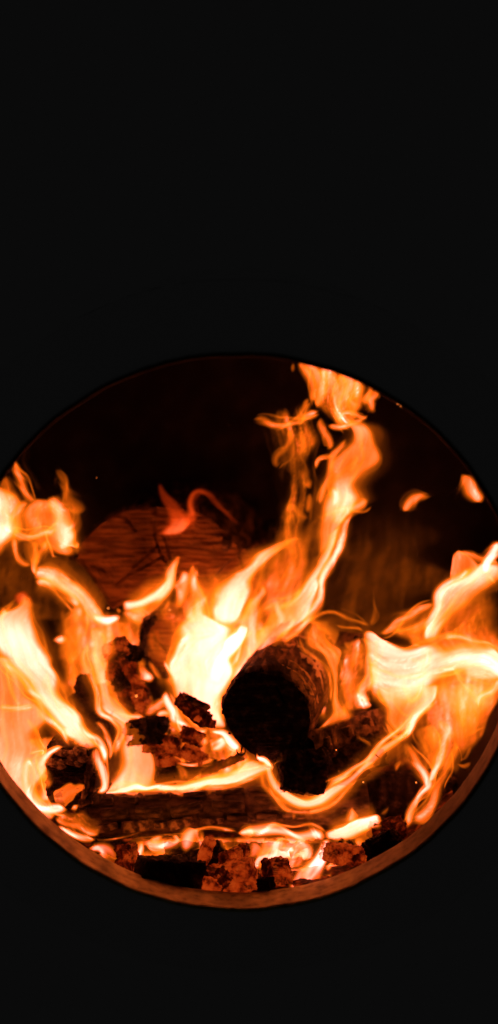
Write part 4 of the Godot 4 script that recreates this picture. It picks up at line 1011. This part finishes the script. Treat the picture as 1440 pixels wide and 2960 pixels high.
	tongue(t, T, -0.2, -0.2, [[1338, 1360, 16, 0.5], [1350, 1392, 32, 0.72], [1364, 1420, 38, 0.76], [1384, 1446, 34, 0.7], [1394, 1462, 16, 0.45]])

	# --- lower right
	t = flame("flame", "long white streak of flame slanting down to a point before the beam", 960, 2290, -0.13)
	sheet(t, F, -0.18, -0.14, [[1226, 2046, 1240, 2060, [0.4, 0.5]], [1170, 2096, 1186, 2112, [0.66, 0.62]], [1110, 2148, 1134, 2172, [0.7, 0.72]], [1044, 2204, 1074, 2222, [0.72, 0.75]], [986, 2250, 1026, 2262, [0.75, 0.8]], [930, 2278, 990, 2300, [0.8, 0.88]], [880, 2294, 940, 2342, [0.85, 0.9]], [836, 2288, 880, 2350, [0.85, 0.85]], [806, 2256, 812, 2316, [0.8, 0.85]], [790, 2230, 776, 2280, [0.72, 0.8]], [782, 2206, 750, 2210, [0.7, 0.8]], [770, 2186, 744, 2184, [0.8, 0.9]]], {"sl": 9.0, "sr": 14.0, "amp": 0.1})
	tongue(t, T, -0.16, -0.14, [[1214, 2058, 10, 0.6], [1150, 2118, 12, 0.68], [1060, 2200, 14, 0.72], [980, 2258, 16, 0.75], [930, 2300, 20, 0.7]])
	tongue(t, T, -0.13, -0.13, [[1030, 2226, 6, 0.5], [990, 2254, 8, 0.7], [952, 2268, 8, 0.7]])
	tongue(t, T, -0.13, -0.13, [[862, 2344, 12, 0.5], [850, 2356, 14, 0.5], [842, 2380, 10, 0.3]])
	tongue(t, T, -0.14, -0.14, [[740, 2172, 12, 1.0], [748, 2190, 14, 1.1], [770, 2196, 16, 1.1], [800, 2218, 8, 1.0]])
	tongue(t, T, -0.14, -0.14, [[990, 2246, 8, 0.3], [984, 2224, 10, 0.36], [970, 2216, 8, 0.3]])

	t = flame("flame", "forked flame at the lower right running down to the rim in a thin tail", 1240, 2240, -0.18)
	tongue(t, T, -0.18, -0.16, [[1172, 2130, 18, 0.45], [1186, 2166, 25, 0.6], [1206, 2204, 25, 0.78], [1228, 2244, 24, 0.95], [1236, 2272, 17, 1.05], [1216, 2298, 17, 0.9], [1196, 2326, 20, 0.8], [1184, 2366, 25, 0.75], [1172, 2404, 21, 0.6]])
	tongue(t, T, -0.19, -0.17, [[1262, 2070, 28, 0.62], [1290, 2112, 31, 0.7], [1284, 2154, 28, 0.72], [1264, 2200, 24, 0.8], [1246, 2246, 20, 0.92], [1240, 2276, 10, 0.95]])
	sheet(t, F, -0.19, -0.18, [[1196, 2100, 1270, 2080, [0.6, 0.55, 0.6]], [1200, 2150, 1280, 2150, [0.45, 0.4, 0.5]], [1222, 2200, 1264, 2200, [0.4, 0.35, 0.5]], [1236, 2240, 1250, 2240, [0.4, 0.4, 0.4]]])
	tongue(t, T, -0.18, -0.15, [[1316, 2120, 11, 0.45], [1310, 2170, 18, 0.48], [1296, 2220, 24, 0.5], [1280, 2270, 24, 0.52], [1256, 2316, 28, 0.62], [1224, 2356, 28, 0.72], [1184, 2386, 28, 0.8]])
	tongue(t, T, -0.16, -0.15, [[1308, 2160, 6, 0.4], [1302, 2230, 6, 0.46], [1280, 2290, 6, 0.5]])
	tongue(t, T, -0.17, -0.16, [[1288, 2160, 6, 0.3], [1276, 2210, 7, 0.4], [1266, 2260, 7, 0.36]])
	tongue(t, T, -0.19, -0.19, [[1406, 2094, 11, 0.4], [1372, 2124, 17, 0.42], [1340, 2140, 11, 0.3]])
	tongue(t, T, -0.18, -0.18, [[1312, 2180, 8, 0.45], [1318, 2154, 10, 0.5], [1326, 2168, 7, 0.4], [1332, 2190, 8, 0.36], [1352, 2168, 14, 0.4], [1370, 2150, 11, 0.4]])
	tongue(t, T, -0.18, -0.18, [[1312, 2206, 10, 0.42], [1340, 2212, 14, 0.45], [1366, 2192, 15, 0.4]])
	tongue(t, T, -0.17, -0.17, [[1140, 2238, 8, 0.65], [1150, 2216, 12, 0.5], [1168, 2190, 7, 0.3]])
	sheet(t, F, -0.19, -0.19, [[1060, 2150, 1200, 2130, [0.12, 0.2]], [1060, 2200, 1200, 2190, [0.18, 0.2]], [1040, 2230, 1200, 2230, [0.12, 0.16]]], {"amp": 0.5})

	# --- above the beam
	t = flame("flame", "low line of white flame along the top of the charred beam", 520, 2270, -0.2)
	sheet(t, F, -0.2, -0.19, [[270, 2285, 268, 2312, [0.8, 0.9]], [360, 2274, 360, 2302, [0.85, 1.0]], [396, 2258, 398, 2298, [1.05, 1.0]], [430, 2268, 436, 2294, [0.95, 1.0]], [500, 2266, 504, 2290, [0.9, 0.95]], [580, 2246, 584, 2284, [0.85, 0.95]], [660, 2224, 664, 2272, [0.8, 0.95]], [720, 2196, 726, 2254, [0.7, 0.95]], [770, 2190, 772, 2234, [0.7, 0.9]], [800, 2204, 806, 2226, [0.6, 0.6]]], {"sl": 12.0, "sr": 6.0, "amp": 0.1, "f0": 10.0})
	tongue(t, T, -0.19, -0.19, [[420, 2280, 14, 0.85], [500, 2278, 16, 0.9], [580, 2264, 18, 0.9], [660, 2242, 16, 0.8], [730, 2224, 14, 0.8], [786, 2214, 12, 0.8]])
	tongue(t, T, -0.2, -0.2, [[500, 2210, 8, 0.6], [545, 2216, 12, 0.8], [590, 2206, 12, 0.78], [628, 2188, 10, 0.5]])
	tongue(t, T, -0.2, -0.2, [[490, 2180, 10, 0.5], [520, 2196, 10, 0.62], [545, 2214, 10, 0.6]])
	tongue(t, T, -0.2, -0.2, [[500, 2206, 16, 0.4], [524, 2240, 26, 0.5], [540, 2264, 24, 0.55]])
	tongue(t, T, -0.2, -0.2, [[548, 2250, 10, 0.5], [570, 2236, 14, 0.62], [576, 2218, 8, 0.5]])
	sheet(t, F, -0.215, -0.2, [[640, 2120, 740, 2180, [0.3, 0.4]], [610, 2160, 750, 2200, [0.35, 0.5]], [600, 2200, 740, 2220, [0.3, 0.5]], [590, 2230, 700, 2230, [0.35, 0.6]]], {"amp": 0.5})

	t = flame("flame", "round white loop of flame at the lower left of the round log", 640, 2140, -0.19)
	tongue(t, T, -0.2, -0.18, [[600, 2120, 10, 0.7], [626, 2114, 16, 1.0], [650, 2118, 22, 1.15], [672, 2140, 26, 1.2], [690, 2160, 26, 1.2], [704, 2164, 14, 1.0]])
	tongue(t, T, -0.19, -0.18, [[640, 2118, 24, 0.9], [636, 2140, 34, 1.1], [624, 2162, 28, 1.0], [604, 2176, 14, 0.7]])
	tongue(t, T, -0.19, -0.19, [[596, 2120, 16, 0.6], [592, 2146, 20, 0.7], [586, 2168, 14, 0.5]])

	# --- below the beam
	t = flame("flame", "flat flame shaped like a leaf low at the left under the beam", 300, 2466, -0.11)
	tongue(t, T, -0.11, -0.11, [[252, 2462, 12, 0.8], [278, 2456, 26, 0.95], [308, 2466, 30, 0.9], [336, 2482, 20, 0.6], [350, 2492, 8, 0.3]])
	tongue(t, T, -0.12, -0.12, [[236, 2430, 6, 0.36], [300, 2428, 6, 0.4], [370, 2422, 6, 0.4], [420, 2412, 6, 0.3]], {"amp": 0.6})

	t = flame("flame", "drop shaped white flame and its neighbours hanging under the left half of the beam", 500, 2440, -0.13)
	tongue(t, T, -0.13, -0.12, [[582, 2384, 8, 0.4], [578, 2404, 26, 0.8], [564, 2424, 46, 1.1], [554, 2448, 44, 1.2], [556, 2468, 26, 1.0]], {"power": 0.7})
	tongue(t, T, -0.13, -0.13, [[416, 2424, 14, 0.7], [404, 2452, 24, 0.9], [396, 2482, 26, 0.8], [388, 2516, 14, 0.6]])
	tongue(t, T, -0.13, -0.13, [[414, 2442, 14, 0.9], [450, 2448, 22, 1.0], [490, 2444, 26, 1.05], [508, 2424, 18, 0.9], [490, 2412, 12, 0.8]])
	tongue(t, T, -0.13, -0.13, [[424, 2434, 10, 0.7], [450, 2430, 16, 0.9], [480, 2416, 12, 0.8]])
	tongue(t, T, -0.13, -0.13, [[516, 2416, 12, 0.8], [516, 2440, 14, 0.7]])
	sheet(t, F, -0.14, -0.13, [[410, 2450, 520, 2450, [0.5, 0.5]], [404, 2478, 510, 2470, [0.45, 0.5]], [400, 2500, 480, 2486, [0.35, 0.4]]])
	tongue(t, T, -0.13, -0.13, [[340, 2424, 6, 0.36], [440, 2414, 8, 0.46], [540, 2404, 8, 0.4], [640, 2396, 10, 0.56], [700, 2398, 12, 0.85]], {"amp": 0.6})
	tongue(t, T, -0.13, -0.13, [[680, 2416, 14, 1.0], [716, 2414, 22, 1.15], [750, 2406, 18, 1.1]])

	t = flame("flame", "sheets of flame curling down from the middle of the beam to the bottom coals", 790, 2460, -0.12)
	tongue(t, T, -0.13, -0.14, [[690, 2410, 18, 1.0], [760, 2406, 24, 1.05], [830, 2402, 24, 1.0], [892, 2408, 26, 1.05], [950, 2428, 28, 1.1]])
	tongue(t, T, -0.13, -0.12, [[640, 2410, 14, 0.4], [646, 2440, 18, 0.5], [666, 2458, 18, 0.5], [686, 2440, 16, 0.5], [694, 2414, 14, 0.5]])
	tongue(t, T, -0.13, -0.12, [[736, 2420, 40, 0.7], [722, 2456, 44, 0.66], [708, 2486, 26, 0.5]])
	tongue(t, T, -0.13, -0.12, [[770, 2420, 30, 0.7], [752, 2456, 30, 0.62], [742, 2490, 18, 0.4]])
	tongue(t, T, -0.12, -0.12, [[740, 2526, 14, 0.8], [748, 2496, 20, 0.9], [776, 2478, 24, 0.9], [812, 2462, 32, 1.0], [838, 2452, 34, 1.0], [842, 2478, 22, 0.85]])
	tongue(t, T, -0.13, -0.12, [[806, 2408, 34, 0.9], [822, 2440, 32, 0.75], [800, 2460, 20, 0.6]])
	tongue(t, T, -0.13, -0.12, [[850, 2420, 34, 0.75], [874, 2446, 44, 0.9], [886, 2474, 40, 1.0], [880, 2496, 20, 0.8]])
	sheet(t, F, -0.14, -0.13, [[700, 2415, 960, 2430, [0.7, 0.85, 0.75, 0.6]], [700, 2460, 930, 2480, [0.55, 0.7, 0.66, 0.6]], [720, 2500, 900, 2510, [0.3, 0.48, 0.58, 0.6]], [760, 2530, 890, 2530, [0.1, 0.2, 0.3, 0.4]]], {"amp": 0.3})

	t = flame("flame", "brightest slanting flame crossing the bottom coals to the rim", 900, 2510, -0.1)
	tongue(t, T, -0.12, -0.1, [[966, 2426, 30, 0.9], [942, 2462, 36, 1.1], [918, 2496, 40, 1.15], [900, 2536, 44, 1.1], [888, 2566, 40, 0.9]], {"power": 0.8})
	tongue(t, T, -0.1, -0.1, [[786, 2530, 10, 0.7], [826, 2522, 16, 0.8], [866, 2506, 18, 0.8], [908, 2484, 16, 0.8]])
	tongue(t, T, -0.1, -0.09, [[904, 2500, 20, 0.7], [876, 2534, 36, 0.8], [850, 2560, 40, 0.8], [836, 2584, 20, 0.6]])
	tongue(t, T, -0.1, -0.1, [[900, 2550, 40, 0.8], [926, 2532, 36, 0.75], [956, 2526, 22, 0.66], [968, 2524, 8, 0.5]])
	sheet(t, F, -0.11, -0.1, [[860, 2540, 960, 2520, [0.5, 0.7, 0.6]], [860, 2560, 930, 2550, [0.6, 0.75, 0.6]], [850, 2590, 900, 2570, [0.5, 0.5, 0.5]]])

	t = flame("flame", "fan of flame under the right end of the beam with a small upright tip", 1040, 2400, -0.13)
	sheet(t, F, -0.14, -0.14, [[930, 2400, 945, 2446, [0.8, 0.9]], [980, 2382, 990, 2440, [1.0, 0.8]], [1020, 2366, 1030, 2432, [1.0, 0.8]], [1056, 2354, 1066, 2416, [1.05, 0.85]], [1090, 2350, 1098, 2396, [0.95, 0.85]], [1108, 2362, 1112, 2380, [0.5, 0.5]]], {"sl": 12.0, "sr": 20.0, "amp": 0.1})
	tongue(t, T, -0.13, -0.13, [[950, 2404, 12, 0.95], [1000, 2386, 16, 1.0], [1050, 2366, 16, 0.95]])
	tongue(t, T, -0.13, -0.13, [[1012, 2390, 26, 0.8], [1006, 2360, 28, 0.75], [1010, 2338, 18, 0.66], [1020, 2322, 8, 0.5]])
	tongue(t, T, -0.13, -0.13, [[990, 2364, 10, 0.4], [986, 2348, 8, 0.4]])
	tongue(t, T, -0.14, -0.14, [[1098, 2366, 20, 0.4], [1114, 2342, 16, 0.34], [1124, 2320, 8, 0.25]])
	tongue(t, T, -0.13, -0.12, [[990, 2420, 18, 0.6], [1004, 2446, 18, 0.6], [1026, 2474, 14, 0.6]])
	tongue(t, T, -0.13, -0.12, [[1020, 2420, 26, 0.7], [1042, 2448, 26, 0.62], [1050, 2476, 16, 0.55], [1056, 2494, 16, 0.62]])
	sheet(t, F, -0.13, -0.12, [[960, 2440, 1050, 2430, [0.4, 0.4]], [970, 2470, 1050, 2460, [0.4, 0.42]], [1000, 2490, 1050, 2485, [0.3, 0.35]]], {"amp": 0.4})
	tongue(t, T, -0.12, -0.12, [[930, 2496, 8, 0.7], [950, 2500, 10, 0.8], [990, 2490, 8, 0.66], [1030, 2476, 6, 0.6]])

	# --- far thin glow of burning gas at the back, with painted bloom
	t = flame("faint_flame", "faint reddish flames glowing at the back right of the tall leaning flame", 1100, 1700, -0.42)
	sheet(t, F, -0.42, -0.42, [[900, 1380, 1300, 1380, [0.0, 0.0, 0.0]], [900, 1500, 1340, 1500, [0.08, 0.12, 0.1]], [860, 1640, 1340, 1640, [0.24, 0.22, 0.2]], [820, 1740, 1330, 1740, [0.26, 0.21, 0.2]], [800, 1850, 1330, 1850, [0.32, 0.25, 0.28]]], {"amp": 0.2, "sl": 90.0, "sr": 60.0, "f0": 60.0})
	for k in 7:
		var x := 960.0 + 48.0 * k
		tongue(t, T, -0.4, -0.4, [[x + 8.0 * sin(k * 3.0), 1560.0 + 40.0 * sin(k * 2.2), 20, 0.06], [x + 30.0 * sin(k * 1.9), 1660, 34, 0.08], [x + 24.0 * sin(k * 1.3), 1740, 34, 0.1], [x - 12.0, 1810, 24, 0.1]], {"amp": 0.5})
	t = flame("faint_flame", "wide orange haze of burning gas and painted bloom behind the logs and pale flames", 700, 1900, -0.38)
	sheet(t, F, -0.4, -0.38, [[110, 1740, 420, 1760, [0.18, 0.47, 0.23]], [100, 1820, 440, 1840, [0.37, 0.57, 0.42]], [110, 1900, 450, 1900, [0.42, 0.57, 0.47]], [150, 1980, 450, 1980, [0.42, 0.49, 0.43]], [200, 2060, 460, 2080, [0.23, 0.23, 0.37]]], {"amp": 0.4, "sl": 40.0, "sr": 40.0, "f0": 50.0, "f1": 50.0, "no_veil": true})
	sheet(t, F, -0.4, -0.38, [[760, 1500, 960, 1460, [0.13, 0.27, 0.18]], [720, 1620, 980, 1580, [0.37, 0.43, 0.23]], [690, 1720, 960, 1680, [0.49, 0.51, 0.37]], [680, 1820, 980, 1780, [0.53, 0.59, 0.49]], [690, 1900, 1090, 1860, [0.53, 0.61, 0.53]], [800, 2000, 1100, 1980, [0.47, 0.59, 0.53]], [860, 2090, 1110, 2080, [0.37, 0.49, 0.47]]], {"amp": 0.3, "sl": 50.0, "sr": 50.0, "f0": 90.0, "f1": 50.0, "no_veil": true})
	sheet(t, F, -0.31, -0.3, [[690, 1720, 790, 1720, [0.37, 0.47, 0.23]], [680, 1790, 770, 1790, [0.67, 0.67, 0.47]], [670, 1860, 775, 1850, [0.79, 0.77, 0.67]], [660, 1930, 760, 1920, [0.82, 0.79, 0.67]], [640, 1990, 720, 1980, [0.67, 0.67, 0.57]]], {"amp": 0.2, "no_veil": true})
	sheet(t, F, -0.33, -0.32, [[430, 1660, 680, 1600, [0.08, 0.23, 0.23]], [410, 1760, 780, 1700, [0.28, 0.52, 0.37]], [400, 1860, 800, 1800, [0.42, 0.67, 0.47]], [410, 1960, 780, 1920, [0.47, 0.67, 0.47]], [430, 2060, 740, 2040, [0.42, 0.57, 0.42]], [460, 2130, 700, 2120, [0.23, 0.37, 0.23]]], {"amp": 0.3, "sl": 50.0, "sr": 50.0, "f0": 70.0, "f1": 60.0, "no_veil": true})  # glowing sheet that paints a bloom halo round the white flame
	sheet(t, F, -0.34, -0.32, [[1160, 1740, 1480, 1660, [0.23, 0.37, 0.28]], [1120, 1830, 1480, 1800, [0.47, 0.43, 0.37]], [1200, 1920, 1480, 1900, [0.57, 0.62, 0.57]], [1230, 2010, 1460, 2000, [0.59, 0.63, 0.57]], [1270, 2080, 1430, 2070, [0.49, 0.47, 0.43]], [1300, 2170, 1390, 2150, [0.28, 0.35, 0.28]]], {"amp": 0.3, "sl": 40.0, "sr": 20.0, "f0": 70.0, "f1": 50.0, "no_veil": true})
	sheet(t, F, -0.24, -0.24, [[420, 2080, 660, 2080, [0.37, 0.47, 0.47]], [420, 2160, 720, 2160, [0.37, 0.41, 0.49]], [430, 2240, 760, 2230, [0.37, 0.43, 0.53]], [440, 2280, 760, 2260, [0.37, 0.47, 0.47]]], {"amp": 0.5, "no_veil": true})
	sheet(t, F, -0.17, -0.16, [[320, 2420, 960, 2410, [0.37, 0.57, 0.57, 0.62, 0.57]], [330, 2460, 960, 2450, [0.37, 0.52, 0.47, 0.62, 0.57]], [340, 2510, 960, 2500, [0.23, 0.37, 0.42, 0.57, 0.52]]], {"amp": 0.4, "no_veil": true})
	sheet(t, F, -0.27, -0.25, [[1100, 1960, 1460, 1940, [0.4, 0.55, 0.5, 0.5]], [1140, 2050, 1440, 2040, [0.5, 0.58, 0.55, 0.45]], [1180, 2120, 1410, 2110, [0.45, 0.52, 0.5, 0.4]], [1200, 2200, 1370, 2190, [0.3, 0.42, 0.42, 0.3]], [1220, 2280, 1330, 2260, [0.15, 0.25, 0.3, 0.2]]], {"amp": 0.3, "sl": 30.0, "sr": 20.0, "f0": 60.0, "f1": 60.0, "no_veil": true})
	t = flame("faint_flame", "faint brown glow behind the arched flame at the left", 150, 1700, -0.42)
	sheet(t, F, -0.42, -0.42, [[-60, 1380, 320, 1380, [0.0, 0.0, 0.0]], [-80, 1540, 350, 1540, [0.2, 0.2, 0.1]], [-100, 1680, 350, 1660, [0.26, 0.22, 0.2]], [-100, 1800, 350, 1800, [0.3, 0.22, 0.24]]], {"amp": 0.3, "sl": 60.0, "sr": 60.0, "f0": 60.0})


func build_sparks() -> void:
	var n := 0
	for s in [[491, 1763, -0.3, 3.0, "on the ember face under the big split log"], [560, 1760, -0.24, 3.5, "in the pale tongue over the white flame"], [394, 2012, -0.24, 4.0, "on the leaning ember"], [1050, 2261, -0.16, 3.0, "over the black log on the right"], [279, 1381, -0.3, 0.8, "alone in the dark above the big split log"], [313, 1758, -0.3, 3.0, "at the lowest corner of the big split log"], [972, 2168, -0.15, 2.0, "by the short burnt log"],
			[1150, 1168, -0.08, 3.5, "under the upper right rim, the larger of two"], [1158, 1175, -0.08, 2.5, "under the upper right rim, the smaller of two"], [1203, 2262, -0.17, 3.0, "left of the fork of flame"]]:
		n += 1
		var m := lump(Vector3.ONE * s[3] * scale_at(s[2]) * 0.8, n, 0.0003, 0.7, 4)
		var o := obj("spark", m, M.spark)
		o.position = at(s[0], s[1], s[2])
		tag(o, "tiny orange spark " + s[4], "spark", "sparks in the fire")
